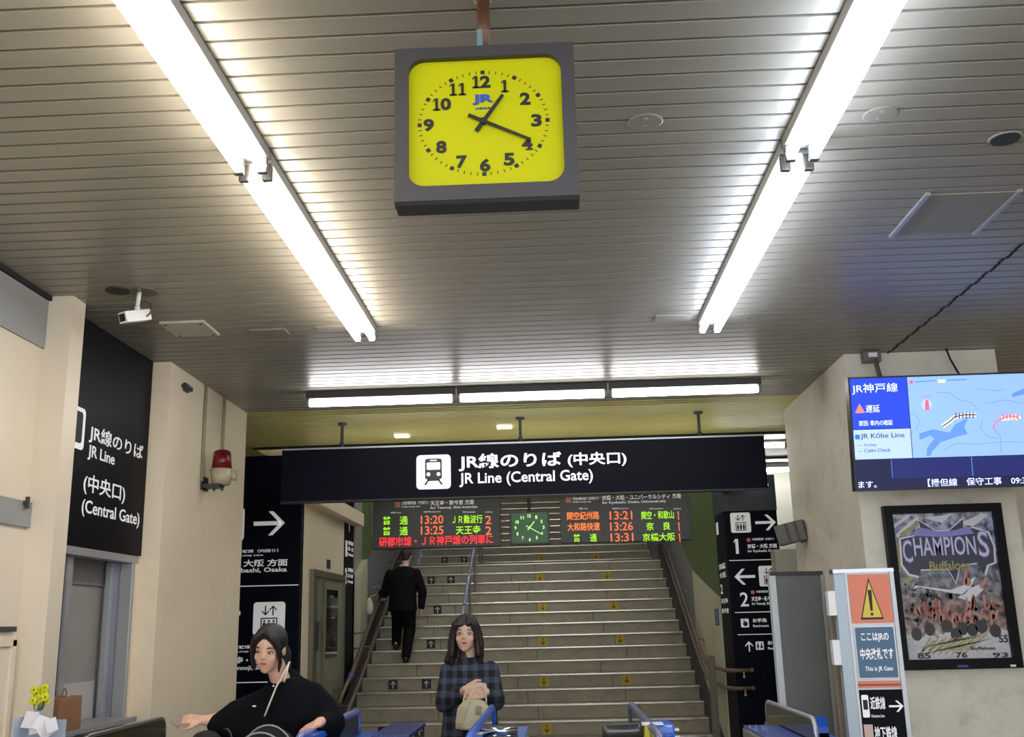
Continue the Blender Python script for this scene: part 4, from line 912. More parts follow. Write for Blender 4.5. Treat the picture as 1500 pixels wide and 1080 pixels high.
for x in (0.0, BW - 0.04): F.rect('foot', x, x + 0.04, 0.0, 0.02, -0.20, 0.2, M_dkmetal, db)

py_ = thing('warning_pylon', 'slim signpost with orange warning triangle and blue JR gate notice', 'sign', (1.7, 5.8, 0))
F = Face((1.590, 5.80, 0), (1, -0.06, 0), (0, 0, 1)); PW2 = 0.262
F.rect('body', 0, PW2, 0.03, 1.775, -0.09, -0.002, M_alu, py_)
F.rect('side_panel', -0.056, 0.0, 0.03, 1.785, -0.075, 0.0, mat('pylon_side', (168, 182, 192), 0.35), py_)
F.rect('top_cap', -0.06, PW2 + 0.003, 1.775, 1.795, -0.095, 0.006, M_steel, py_)
F.rect('edge_bar', PW2 - 0.022, PW2, 0.03, 1.775, -0.002, 0.008, M_alu, py_); F.rect('edge_bar', 0, 0.014, 0.03, 1.775, -0.002, 0.008, M_alu, py_)
F.rect('base', -0.10, PW2 + 0.05, 0.0, 0.03, -0.2, 0.12, M_dkmetal, py_)
op = F.rect('orange_panel', 0.016, 0.236, 1.505, 1.765, -0.002, 0.004, mat('warn_orange', (214, 118, 84), 0.4), py_)
F.plates('warning_triangle', [[(0.065, 1.525), (0.185, 1.525), (0.125, 1.745)]], 0.004, 0.007, M_txtk, op)
F.plates('warning_triangle', [[(0.073, 1.535), (0.177, 1.535), (0.125, 1.725)]], 0.007, 0.009, mat('warn_yellow', (216, 188, 50), 0.4), op)
F.plates('exclamation_mark', [[(0.119, 1.57), (0.131, 1.57), (0.135, 1.68), (0.115, 1.68)], disc(0.125, 1.552, 0.008, 10)], 0.009, 0.0105, M_txtk, op)
bp_ = F.plate('blue_panel', rrect(0.020, 0.236, 1.215, 1.49, 0.008), -0.002, 0.003, mat('notice_white', (214, 216, 220), 0.4), py_)
F.plate('blue_field', rrect(0.027, 0.229, 1.222, 1.483, 0.006), 0.003, 0.005, mat('notice_blue3', (50, 92, 126), 0.4), bp_)
F.text('ここはJRの', 0.055, 0.20, 1.405, 1.455, M_txt, bp_, 0.02, d=0.0055); F.text('中央改札です', 0.042, 0.215, 1.315, 1.375, M_txt, bp_, 0.02, d=0.0055); F.text('This is JR Gate', 0.06, 0.205, 1.25, 1.28, M_txt, bp_, 0.01, d=0.0055)
F.rect('orange_band', 0.016, 0.236, 1.17, 1.205, -0.002, 0.003, mat('warn_orange', (214, 118, 84)), py_); F.rect('dark_band', 0.016, 0.236, 1.18, 1.19, 0.003, 0.004, mat('band_brown', (130, 60, 44), 0.4), py_)
lp = F.rect('black_panel', 0.016, 0.240, 0.75, 1.160, -0.002, 0.004, M_signblk, py_)
F.plates('arrow', arrow_polys(0.20, 1.075, 0.075, 0), 0.004, 0.006, M_txt, lp)
F.plate('train_symbol', rrect(0.024, 0.06, 1.02, 1.135, 0.008), 0.004, 0.006, M_txt, lp); F.plate('train_window', rrect(0.030, 0.054, 1.06, 1.11, 0.005), 0.006, 0.007, M_txtk, lp)
F.text('近鉄線', 0.068, 0.145, 1.06, 1.125, M_txt, lp, 0.02, d=0.0045); F.text('Kintetsu Line', 0.068, 0.135, 1.02, 1.035, M_txt, lp, 0.01, d=0.0045)
F.text('地下鉄線', 0.075, 0.19, 0.91, 0.975, M_txt, lp, 0.02, d=0.0045); F.rect('pale_mark', 0.022, 0.068, 0.89, 0.985, 0.004, 0.006, mat('pale_pink', (206, 180, 166), 0.5), lp)
for z in (1.62, 1.36): F.rect('white_bracket', -0.095, -0.052, z - 0.07, z + 0.06, -0.08, -0.01, M_white, py_)
bm = new(); box(bm, 1.535, 1.60, 5.98, 6.05, 0, 1.66, 0.006); tag(obj('wooden_post', bm, mat('post_brown', (128, 118, 100), 0.55)), 'plain brown post standing behind the warning pylon', 'post')

# ------------------------------------------------------------------ ticket gates
def gate(label, x, yn, yf, zt, side, wing_m, extra=None, edge=M_blue, rim_m=M_chrome, wide=False):
    """x = plane of the raised wing, cabinet lies on the `side` (+1 right, -1 left) of it"""
    g = thing('ticket_gate', label, 'ticket gate', (x, (yn + yf) / 2, 0), 'ticket gates')
    a, b = (x, x + side * 0.20); a, b = min(a, b), max(a, b)
    bx('cabinet', mat('gate_steel', (150, 150, 142), 0.4, metal=0.4), a, b, yn - 0.1, yf + 0.15, 0, zt - 0.14, g, 0.02)
    bx('top_cover', M_blue, a + 0.005, b - 0.005, yn - 0.08, yf + 0.13, zt - 0.14, zt - 0.12, g, 0.006)
    bx('kick_plate', M_dkmetal, a - 0.005, b + 0.005, yn - 0.1, yf + 0.15, 0.0, 0.12, g)
    r = 0.06
    pts = [(yn, zt - 0.14)] + [(yn + r - r * math.cos(t), zt - r + r * math.sin(t)) for t in (0, 0.5, 1.05, PI / 2)] + [(yf - r + r * math.sin(t), zt - r + r * math.cos(t)) for t in (0, 0.5, 1.05, PI / 2)] + [(yf, zt - 0.14)]
    bm = new()
    A = [bm.verts.new((x - 0.006, p[0], p[1])) for p in pts]; B = [bm.verts.new((x + 0.006, p[0], p[1])) for p in pts]
    bm.faces.new(A); bm.faces.new(B)
    for i in range(len(pts)): bm.faces.new((A[i], A[(i + 1) % len(pts)], B[(i + 1) % len(pts)], B[i]))
    obj('wing', bm, wing_m, g)
    bm = new(); tube(bm, [(x, p[0], p[1]) for p in pts], 0.018 if wide else 0.011, 8); obj('rim', bm, rim_m, g, True)
    bm = new()
    e = [(yn - 0.006, zt - 0.14)] + [(yn + r - (r + 0.006) * math.cos(t), zt - r + (r + 0.006) * math.sin(t)) for t in (0, 0.4, 0.8, 1.2, PI / 2)] + [(yn + r + 0.05, zt + 0.004)]
    q = [(x + side * 0.035, p[0], p[1]) for p in e]
    A = [bm.verts.new((x + side * 0.012, p[0], p[1])) for p in e]; B = [bm.verts.new((x + side * 0.055, p[0], p[1])) for p in e]
    for i in range(len(e) - 1): bm.faces.new((A[i], A[i + 1], B[i + 1], B[i]))
    bmesh.ops.solidify(bm, geom=bm.faces[:], thickness=0.008)
    obj('end_cap', bm, edge, g)
    bm = new(); box(bm, x - 0.004, x + 0.02 * side + 0.004, (yn * 0.7 + yf * 0.3), (yn * 0.7 + yf * 0.3) + 0.008, zt - 0.14, zt - 0.015); obj('seam', bm, M_greyband, g)
    return g
smk = mat('smoke_wing', (52, 54, 48), 0.12, coat=0.4)
g1 = gate('leftmost ticket gate with black glossy wing beside the booth', -2.14, 4.78, 5.78, 1.10, -1, M_smoke, edge=M_black, rim_m=M_steel)
g2 = gate('ticket gate with blue and lavender rail right of the woman in black', -1.11, 4.55, 5.92, 1.10, 1, mat('black_wing', (14, 16, 26), 0.3), edge=M_blue, rim_m=mat('rail_lavender', (120, 128, 190), 0.3, metal=0.3), wide=True)
bx('side_rail', M_blue, -1.09, -1.06, 4.55, 5.3, 1.07, 1.10, g2, 0.008)
bx('blue_deck', mat('deck_blue', (34, 52, 120), 0.3), -0.98, -0.78, 5.6, 6.3, 0.98, 1.0, g2, 0.004)
g3 = gate('centre ticket gate with silver roller unit below the cream handbag', -0.37, 4.4, 6.02, 1.10, 1, M_smoke, edge=M_blue, rim_m=mat('rail_blue', (40, 90, 190), 0.3, coat=0.3), wide=True)
for q in range(3):
    bm = new(); cyl(bm, (-0.35, 4.80 + q * 0.02, 1.088 - q * 0.035), (-0.185, 4.80 + q * 0.02, 1.088 - q * 0.035), 0.016, seg=12); obj('roller', bm, M_chrome, g3, True)
bx('reader_block', mat('block_dark', (70, 72, 76), 0.3, metal=0.4), -0.35, -0.19, 4.83, 4.95, 0.98, 1.10, g3, 0.01)
bx('reader_frame', M_white, -0.40, -0.34, 4.62, 4.80, 1.06, 1.085, g3, 0.004); bx('orange_strip', mat('strip_orange', (235, 190, 90), 0.4), -0.385, -0.368, 4.60, 4.622, 0.95, 1.08, g3)
g4 = gate('ticket gate with dark cylinder arm and yellow strip right of centre', 0.40, 4.30, 5.98, 1.10, 1, M_smoke, edge=M_blue, rim_m=mat('rail_grey_lav', (110, 116, 150), 0.3, metal=0.3), wide=True)
bm = new(); tube(bm, [(0.19, 4.80, 1.075), (0.21, 4.80, 1.075), (0.35, 4.80, 1.078), (0.37, 4.80, 1.078)], [0.024, 0.031, 0.031, 0.031], 16); obj('cylinder_arm', bm, mat('arm_dark', (74, 76, 76), 0.2, metal=0.5), g4, True)
bx('yellow_strip', mat('strip_yellow', (222, 214, 60), 0.4), 0.372, 0.392, 4.70, 4.79, 1.0, 1.105, g4); bx('blue_block', M_blue, 0.392, 0.50, 4.70, 4.95, 0.96, 1.108, g4, 0.01)
bx('white_clip', M_white, 0.36, 0.45, 4.69, 4.76, 1.108, 1.116, g4)
for q in range(3): bx('white_tab', M_white, 0.47, 0.52, 4.70 + q * 0.01, 4.72 + q * 0.01, 1.02 + q * 0.03, 1.03 + q * 0.03, g4)
g5 = gate('right ticket gate with clear wing and bright blue end cap before the partition', 1.15, 4.90, 6.0, 1.10, 1, smk, edge=M_blue, rim_m=M_alu)
bx('side_deck', mat('gate_steel', (150, 150, 142)), 0.96, 1.12, 4.9, 5.72, 0.85, 0.99, g5, 0.01); bx('blue_deck', mat('deck_blue2', (50, 82, 160), 0.25, coat=0.3), 0.965, 1.135, 4.9, 5.71, 0.99, 1.003, g5, 0.003)

# ------------------------------------------------------------------ things on the booth counter
bag = thing('paper_bag', 'brown paper bag with twisted handles on the booth counter', 'bag', (-2.72, 5.67, 1.05))
pb = mat('kraft_paper', (146, 104, 74), 0.8, var=0.06, vscale=20)
bm = new(); box(bm, -2.80, -2.61, 5.52, 5.80, 1.051, 1.225, 0.006)
for v in bm.verts:
    if v.co.z > 1.15: v.co.x += 0.01 * math.sin(v.co.y * 40)
obj('body', bm, pb, bag)
for x in (-2.78, -2.66):
    bm = new(); tube(bm, arc((x, 5.68, 1.20), 0.03, 0, PI, 10, (0, 1, 0), (0, 0, 2.2)), 0.004, 6); obj('handle', bm, pb, bag, True)
bm = new(); ball(bm, (-2.66, 5.75, 1.21), (0.025, 0.03, 0.014), 10); ball(bm, (-2.66, 5.73, 1.215), (0.014, 0.02, 0.014), 10); obj('tissue', bm, M_white, bag, True)
bm = new(); tube(bm, [(-2.83, 5.84, 1.053), (-2.83, 5.82, 1.25), (-2.84, 5.70, 1.38)], 0.004, 6); tag(obj('thin_stick', bm, M_greyband, None, True), 'thin pale stick leaning behind the brown paper bag', 'stick')

vs = thing('flower_vase', 'small yellow flowers in a pale vase by the booth opening', 'flowers', (-2.45, 5.0, 1.1))
fx, fy, fz = -2.485, 5.05, 1.245
pale = mat('vase_pale', (150, 164, 188), 0.3)
bm = new(); cyl(bm, (fx, fy, 1.0), (fx + 0.0, fy, 1.20), 0.035, 0.018, 18); obj('vase', bm, pale, vs, True)
stem = mat('stem_green', (70, 84, 50), 0.6); yf_ = mat('petal_yellow', (206, 206, 30), 0.6, emit=0.0); fcen = mat('flower_centre', (120, 104, 20), 0.7)
rnd = random.Random(5)
for q in range(20):
    a = rnd.uniform(0, 2 * PI); rr = 0.034 * math.sqrt(rnd.random()); cx_, cy_, cz_ = fx + rr * math.cos(a), fy + rr * math.sin(a) * 0.8, fz + 0.03 + rnd.uniform(-0.035, 0.035)
    bm = new()
    for s in range(6):
        b_ = s * PI / 3 + a; ball(bm, (cx_ + 0.011 * math.cos(b_), cy_ - 0.003, cz_ + 0.011 * math.sin(b_)), (0.009, 0.005, 0.009), 6)
    fo = obj('flower', bm, yf_, vs, True)
    bm = new(); ball(bm, (cx_, cy_ - 0.006, cz_), 0.0045, 6); obj('flower_centre', bm, fcen, fo, True)
    bm = new(); tube(bm, [(fx, fy, 1.19), (cx_ * 0.6 + fx * 0.4, cy_, 1.21), (cx_, cy_, cz_)], 0.0015, 4); obj('stem', bm, stem, vs)
lr = thing('leaflet_rack', 'clear rack of white leaflets standing below the yellow flowers', 'leaflet rack', (-2.42, 5.0, 1.0))
bm = new(); box(bm, -2.52, -2.33, 4.88, 5.02, 1.0, 1.012, 0.002); box(bm, -2.52, -2.512, 4.88, 5.02, 1.0, 1.18); box(bm, -2.52, -2.33, 5.012, 5.02, 1.0, 1.16); box(bm, -2.52, -2.33, 4.88, 4.888, 1.0, 1.08); obj('rack', bm, mat('rack_blue', (168, 178, 194), 0.3), lr)
for q in range(5):
    Mq = Matrix.Translation((-2.47 + q * 0.035, 4.95 - 0.01 * q, (1.175, 1.15, 1.165, 1.13, 1.15)[q])) @ Euler((-0.5, (0.1, -0.2, 0.35, 0.9, 1.3)[q], 0.1 * q)).to_matrix().to_4x4()
    bm = new(); box(bm, -0.03, 0.03, -0.003, 0.003, -0.05, 0.03 - 0.006 * q, 0.001, Mq); obj('leaflet', bm, mat('leaflet_white', (214, 214, 218), 0.5, var=0.05), lr)
sd = thing('side_desk', 'narrow pale desk carrying the flowers and leaflets at the left wall', 'desk', (-2.5, 5.0, 0))
bx('desk_top', M_wall, -2.715, -2.36, 4.6, 5.2, 0.975, 0.999, sd, 0.003); bx('desk_panel', M_wall, -2.70, -2.38, 4.62, 5.18, 0.0, 0.975, sd)

# ------------------------------------------------------------------ people
def remesh(name, bm, voxel, m, parent, sm=4, fac=0.6):
    bmesh.ops.recalc_face_normals(bm, faces=bm.faces)
    me = bpy.data.meshes.new('tmp'); bm.to_mesh(me); bm.free()
    o = bpy.data.objects.new('tmp', me); COL.objects.link(o)
    md = o.modifiers.new('r', 'REMESH'); md.mode = 'VOXEL'; md.voxel_size = voxel; md.use_smooth_shade = True
    if sm:
        ms_ = o.modifiers.new('s', 'SMOOTH'); ms_.iterations = sm; ms_.factor = fac
    bpy.context.view_layer.update()
    e = bpy.data.meshes.new_from_object(o.evaluated_get(bpy.context.evaluated_depsgraph_get()))
    bpy.data.objects.remove(o); bpy.data.meshes.remove(me)
    e.name = name; e.materials.clear()
    return link(name, e, m, parent, True)
def cap(bm, p0, r0, p1, r1, seg=14):
    cyl(bm, p0, p1, r0, r1, seg); ball(bm, p0, r0, seg); ball(bm, p1, r1, seg)
def chain(bm, pts, rs):
    for (a, b, ra, rb) in zip(pts, pts[1:], rs, rs[1:]): cap(bm, a, ra, b, rb)
def loft(bm, rings, seg=28):
    """rings: (cx, cy, cz, rx, ry)"""
    R = []
    for cx, cy, cz, rx, ry in rings:
        R.append([bm.verts.new((cx + rx * math.cos(2 * PI * k / seg), cy + ry * math.sin(2 * PI * k / seg), cz)) for k in range(seg)])
    for A, B in zip(R, R[1:]):
        for k in range(seg): bm.faces.new((A[k], A[(k + 1) % seg], B[(k + 1) % seg], B[k]))
    bm.faces.new(R[0][::-1]); bm.faces.new(R[-1])
def tb_(bm, M, fn):
    """run fn on a temp bmesh, transform by M and merge"""
    t = new(); fn(t)
    for v in t.verts: v.co = M @ v.co
    me = bpy.data.meshes.new('x'); t.to_mesh(me); t.free(); bm.from_mesh(me); bpy.data.meshes.remove(me)
def head_parts(t):
    # face looks along -Y, origin at head centre, total height about 0.225
    ball(t, (0, 0.012, 0.028), (0.074, 0.088, 0.084), 24)
    ball(t, (0, -0.022, -0.035), (0.055, 0.058, 0.070), 20)
    ball(t, (0, -0.045, -0.085), (0.026, 0.024, 0.022), 12)
    for s in (-1, 1):
        ball(t, (s * 0.032, -0.050, -0.024), (0.026, 0.018, 0.026), 12)
        ball(t, (s * 0.075, 0.012, -0.005), (0.009, 0.018, 0.028), 10)
    ball(t, (0, -0.040, 0.0), (0.052, 0.036, 0.050), 16)
    cap(t, (0, -0.072, 0.012), 0.007, (0, -0.085, -0.018), 0.0095, 10)
    for s in (-1, 1): ball(t, (s * 0.009, -0.079, -0.020), (0.008, 0.008, 0.006), 8)
    ball(t, (0, -0.066, -0.050), (0.022, 0.012, 0.012), 10)
def face_details(M, parent, lip=(150, 74, 70), look=0):
    dk_ = mat('eye_dark', (24, 18, 16), 0.3); wh = mat('eye_white', (216, 210, 204), 0.35); br = mat('brow', (44, 34, 30), 0.8); lp_ = mat('lips_%d' % lip[0], lip, 0.4)
    for s in (-1, 1):
        bm = new(); tb_(bm, M, lambda t: ball(t, (s * 0.030, -0.0665, 0.004), (0.0125, 0.008, 0.0038), 12)); e = obj('eye', bm, wh, parent, True)
        bm = new(); tb_(bm, M, lambda t: ball(t, (s * 0.030 + look, -0.0725, 0.004), (0.0066, 0.003, 0.0042), 10)); obj('iris', bm, dk_, e, True)
        bm = new(); tb_(bm, M, lambda t: tube(t, [(s * 0.046, -0.064, 0.008), (s * 0.038, -0.073, 0.0125), (s * 0.028, -0.077, 0.0128), (s * 0.017, -0.075, 0.008)], 0.0018, 6)); obj('eyelid', bm, dk_, e, True)
        bm = new(); tb_(bm, M, lambda t: tube(t, [(s * 0.050, -0.064, 0.026), (s * 0.036, -0.079, 0.032), (s * 0.018, -0.081, 0.029)], [0.0012, 0.003, 0.0025], 6)); obj('eyebrow', bm, br, parent, True)
    bm = new(); tb_(bm, M, lambda t: (ball(t, (0, -0.0765, -0.047), (0.018, 0.004, 0.003), 12), ball(t, (0, -0.0765, -0.0525), (0.015, 0.004, 0.0036), 12))); obj('lips', bm, lp_, parent, True)
def hand_parts(t, curl=0.6, spread=0.12, thumb=1):
    """palm at origin pointing along +X (fingers), palm normal -Z, thumb on +Y*thumb side, length about 0.17"""
    box(t, -0.01, 0.075, -0.036, 0.036, -0.012, 0.012, 0.009)
    cap(t, (-0.02, 0, 0), 0.024, (0.02, 0, 0), 0.024, 10)
    L = (0.072, 0.08, 0.074, 0.058)
    for i in range(4):
        y0 = thumb * (0.029 - i * 0.019); a = thumb * (0.5 - i / 3) * spread * 2
        d1 = Vector((math.cos(a) * math.cos(curl * 0.5), math.sin(a), -math.sin(curl * 0.5)))
        d2 = Vector((math.cos(a) * math.cos(curl * 1.5), math.sin(a), -math.sin(curl * 1.5)))
        p0 = Vector((0.07, y0, 0)); p1 = p0 + d1 * L[i] * 0.5; p2 = p1 + d2 * L[i] * 0.5
        cap(t, p0, 0.0092, p1, 0.0085, 8); cap(t, p1, 0.0085, p2, 0.007, 8)
    q0 = Vector((0.01, thumb * 0.03, -0.002)); q1 = Vector((0.042, thumb * 0.055, -0.012)); q2 = Vector((0.070, thumb * 0.058, -0.022))
    cap(t, q0, 0.013, q1, 0.0105, 8); cap(t, q1, 0.0105, q2, 0.0085, 8)
def frame(pos, xdir, zdir):
    x = Vector(xdir).normalized(); z = Vector(zdir); z = (z - x * z.dot(x)).normalized(); y = z.cross(x)
    M = Matrix((x, y, z)).transposed().to_4x4(); M.translation = Vector(pos); return M
skinm = mat('skin', (206, 166, 144), 0.5, var=0.03, vscale=20)
skinm2 = mat('skin_warm', (208, 164, 142), 0.5, var=0.03, vscale=20)
hairm = mat('hair_dark', (34, 24, 22), 0.45, bump=0.4, bscale=120, stretch=(1, 1, 0.15))
hairb = mat('hair_black', (20, 17, 18), 0.45, bump=0.4, bscale=120, stretch=(1, 1, 0.15))

# --- woman in plaid coat, centre
WX, WY = -0.545, 6.6
HM = Matrix.Translation((-0.562, 6.56, 1.492)) @ Euler((0.02, 0.02, -0.02)).to_matrix().to_4x4() @ Matrix.Scale(0.98, 4)
bm = new(); tb_(bm, HM, head_parts)
chain(bm, [(WX, 6.60, 1.42), (WX, 6.62, 1.29)], [0.045, 0.045])
loft(bm, [(WX, 6.62, 0.84, 0.15, 0.10), (WX, 6.62, 1.0, 0.125, 0.09), (WX, 6.62, 1.15, 0.11, 0.075), (WX, 6.62, 1.24, 0.10, 0.065), (WX, 6.62, 1.30, 0.05, 0.045)])
SL, SR = Vector((WX - 0.135, 6.62, 1.275)), Vector((WX + 0.135, 6.62, 1.275))
EL, ER = Vector((WX - 0.155, 6.56, 1.085)), Vector((WX + 0.165, 6.56, 1.09))
HL, HR = Vector((-0.545, 6.37, 1.175)), Vector((-0.445, 6.39, 1.16))
chain(bm, [SL, EL, HL], [0.034, 0.032, 0.025]); chain(bm, [SR, ER, HR], [0.034, 0.032, 0.025])
for s in (-1, 1): chain(bm, [(WX + s * 0.075, 6.62, 0.85), (WX + s * 0.08, 6.60, 0.46), (WX + s * 0.075, 6.64, 0.07)], [0.078, 0.052, 0.034]); chain(bm, [(WX + s * 0.075, 6.64, 0.05), (WX + s * 0.08, 6.50, 0.03)], [0.036, 0.026])
tb_(bm, frame(HL + Vector((0.01, 0, 0)), (0.75, -0.1, 0.05), (-0.1, -1, 0.5)), lambda t: hand_parts(t, 1.1, 0.05, 1))
tb_(bm, frame(HR + Vector((-0.0, -0.03, -0.005)), (-0.75, -0.12, -0.12), (0.1, -1, 0.5)), lambda t: hand_parts(t, 1.1, 0.05, -1))
w1 = remesh('person', bm, 0.0055, skinm, None, 3, 0.5)
tag(w1, 'woman in dark blue plaid coat with cream handbag facing the viewer', 'person')
face_details(HM, w1)
bm = new()
def hair1(t):
    ball(t, (0, 0.022, 0.040), (0.086, 0.094, 0.088), 24)
    for s in (-1, 1):
        chain(t, [(s * 0.066, -0.012, 0.06), (s * 0.082, 0.005, 0.0), (s * 0.086, 0.01, -0.07), (s * 0.086, 0.02, -0.14), (s * 0.09, 0.015, -0.19)], [0.022, 0.026, 0.032, 0.030, 0.012])
        chain(t, [(s * 0.02, -0.052, 0.10), (s * 0.056, -0.058, 0.065), (s * 0.070, -0.042, 0.015), (s * 0.076, -0.03, -0.04), (s * 0.084, -0.02, -0.12)], [0.022, 0.015, 0.012, 0.014, 0.02])
    for q in range(4): chain(t, [(-0.020 + q * 0.010, -0.055, 0.098), (-0.048 + q * 0.014 + (0.03 if q > 2 else 0), -0.074, 0.058)], [0.012, 0.005])
    chain(t, [(0, 0.06, 0.03), (0.0, 0.075, -0.08), (0.0, 0.06, -0.16)], [0.07, 0.07, 0.06])
    chain(t, [(-0.085, 0.03, -0.10), (-0.125, 0.02, -0.165)], [0.032, 0.016])
tb_(bm, HM, hair1); remesh('hair', bm, 0.006, hairm, w1, 3)
plaid = bpy.data.materials.new('plaid_wool'); plaid.use_nodes = True; nt = plaid.node_tree; bs = nt.nodes['Principled BSDF']; bs.inputs['Roughness'].default_value = 0.9
g = nt.nodes.new('ShaderNodeNewGeometry'); sp_ = nt.nodes.new('ShaderNodeSeparateXYZ'); nt.links.new(g.outputs['Position'], sp_.inputs[0])
def stripe(sock, per, wd):
    a = nt.nodes.new('ShaderNodeMath'); a.operation = 'DIVIDE'; a.inputs[1].default_value = per; nt.links.new(sock, a.inputs[0])
    b = nt.nodes.new('ShaderNodeMath'); b.operation = 'FRACT'; nt.links.new(a.outputs[0], b.inputs[0])
    c = nt.nodes.new('ShaderNodeMath'); c.operation = 'LESS_THAN'; c.inputs[1].default_value = wd; nt.links.new(b.outputs[0], c.inputs[0]); return c.outputs[0]
s1 = stripe(sp_.outputs[0], 0.065, 0.5); s2 = stripe(sp_.outputs[2], 0.075, 0.45); s3 = stripe(sp_.outputs[0], 0.065, 0.1)
ad = nt.nodes.new('ShaderNodeMath'); ad.operation = 'ADD'; nt.links.new(s1, ad.inputs[0]); nt.links.new(s2, ad.inputs[1])
ad2 = nt.nodes.new('ShaderNodeMath'); ad2.operation = 'MULTIPLY_ADD'; ad2.inputs[1].default_value = -0.7; nt.links.new(s3, ad2.inputs[0]); nt.links.new(ad.outputs[0], ad2.inputs[2])
rr = nt.nodes.new('ShaderNodeValToRGB'); rr.color_ramp.elements[0].color = srgb((16, 18, 26)); rr.color_ramp.elements[1].color = srgb((66, 74, 92))
dv_ = nt.nodes.new('ShaderNodeMath'); dv_.operation = 'MULTIPLY'; dv_.inputs[1].default_value = 0.5; nt.links.new(ad2.outputs[0], dv_.inputs[0]); nt.links.new(dv_.outputs[0], rr.inputs[0]); nt.links.new(rr.outputs[0], bs.inputs['Base Color'])
bm = new()
loft(bm, [(WX, 6.62, 0.42, 0.215, 0.16), (WX, 6.62, 0.7, 0.205, 0.145), (WX, 6.62, 0.95, 0.175, 0.125), (WX, 6.62, 1.10, 0.160, 0.115), (WX, 6.62, 1.20, 0.160, 0.105), (WX, 6.62, 1.28, 0.135, 0.085), (WX, 6.62, 1.33, 0.085, 0.065), (WX, 6.62, 1.355, 0.06, 0.055)])
chain(bm, [SL + Vector((0.005, 0, -0.002)), EL + Vector((0, 0, 0.0)), HL * 0.74 + EL * 0.26 + Vector((0, 0, 0.0))], [0.055, 0.056, 0.042])
chain(bm, [SR + Vector((-0.005, 0, -0.002)), ER + Vector((0, 0, 0.0)), HR * 0.74 + ER * 0.26 + Vector((0, 0, 0.0))], [0.055, 0.056, 0.042])
for s in (-1, 1): chain(bm, [(WX + s * 0.062, 6.62, 1.325), (WX + s * 0.055, 6.56, 1.30), (WX + s * 0.03, 6.53, 1.25)], [0.02, 0.018, 0.012])
ct = remesh('coat', bm, 0.007, plaid, w1, 4)
bm = new(); box(bm, WX - 0.035, WX + 0.04, 6.47, 6.49, 0.45, 1.16, 0.004); obj('coat_placket', bm, mat('placket', (12, 12, 18), 0.9), w1)
for s in (-1, 1):
    bm = new(); chain(bm, [(WX + s * 0.075, 6.66, 0.03), (WX + s * 0.08, 6.50, 0.028)], [0.04, 0.036]); remesh('shoe', bm, 0.008, M_black, w1, 2)
# handbag held
hb = thing('handbag', 'cream leather handbag held in front of the plaid coat', 'handbag', (-0.52, 6.33, 0.94))
Mb = Matrix.Translation((-0.50, 6.335, 1.035)) @ Euler((0, 0.12, 0.62)).to_matrix().to_4x4()
cream_l = mat('cream_leather', (196, 188, 162), 0.45, var=0.03, vscale=30); crd = mat('cream_leather_edge', (160, 150, 122), 0.5)
bm = new()
def bagb(t):
    prof = [(-0.085, -0.085), (0.085, -0.085), (0.095, -0.06), (0.09, 0.03), (0.06, 0.075), (0.03, 0.085), (-0.03, 0.085), (-0.06, 0.075), (-0.09, 0.03), (-0.095, -0.06)]
    A = [t.verts.new((x, -0.05 + (0.02 if z > 0.05 else 0), z)) for x, z in prof]; B = [t.verts.new((x, 0.05 - (0.02 if z > 0.05 else 0), z)) for x, z in prof]
    t.faces.new(A); t.faces.new(B[::-1])
    for i in range(len(prof)): t.faces.new((A[i], A[(i + 1) % 10], B[(i + 1) % 10], B[i]))
    bmesh.ops.recalc_face_normals(t, faces=t.faces); bmesh.ops.bevel(t, geom=t.edges[:], offset=0.006, segments=2, affect='EDGES')
tb_(bm, Mb, bagb); obj('body', bm, cream_l, hb)
for yy_ in (-0.035, 0.035):
    bm = new(); tb_(bm, Mb, lambda t: tube(t, arc((0, yy_, 0.06), 0.058, 0, PI, 14, (1, 0, 0), (0, 0, 1.75)), 0.0055, 8)); obj('handle', bm, cream_l, hb, True)
bm = new(); tb_(bm, Mb, lambda t: (box(t, -0.02, 0.02, -0.053, -0.049, 0.0, 0.05, 0.002), ball(t, (0, -0.056, 0.01), 0.006, 8))); obj('clasp', bm, crd, hb)
bm = new(); tb_(bm, Mb, lambda t: box(t, -0.088, 0.088, -0.0525, 0.0525, -0.088, -0.076, 0.003)); obj('base_edge', bm, crd, hb)

# --- woman in loose black top reaching to the left
BX, BY = -1.27, 5.02
HM2 = Matrix.Translation((-1.345, 4.92, 1.458)) @ Euler((0.24, 0.08, -0.08)).to_matrix().to_4x4() @ Matrix.Scale(0.93, 4)
bm = new(); tb_(bm, HM2, head_parts)
chain(bm, [(-1.325, 4.97, 1.385), (-1.295, 5.02, 1.27)], [0.045, 0.047])
loft(bm, [(-1.36, 5.12, 0.80, 0.15, 0.11), (-1.34, 5.10, 0.95, 0.125, 0.095), (-1.28, 5.07, 1.10, 0.12, 0.09), (-1.28, 5.04, 1.20, 0.11, 0.07), (-1.29, 5.03, 1.27, 0.055, 0.045)])
S1, S2 = Vector((-1.40, 5.0, 1.225)), Vector((-1.15, 5.06, 1.245))
E1, E2 = Vector((-1.60, 4.95, 1.145)), Vector((-1.06, 5.02, 1.13))
H1, H2 = Vector((-1.655, 4.93, 1.150)), Vector((-1.085, 4.85, 1.135))
chain(bm, [S1, E1, H1], [0.036, 0.03, 0.023]); chain(bm, [S2, E2, H2], [0.036, 0.032, 0.024])
for s in (-1, 1): chain(bm, [(-1.36 + s * 0.08, 5.12, 0.82), (-1.36 + s * 0.09, 5.10, 0.45), (-1.36 + s * 0.09, 5.14, 0.07)], [0.08, 0.054, 0.036]); chain(bm, [(-1.36 + s * 0.09, 5.14, 0.05), (-1.37 + s * 0.1, 5.0, 0.03)], [0.036, 0.027])
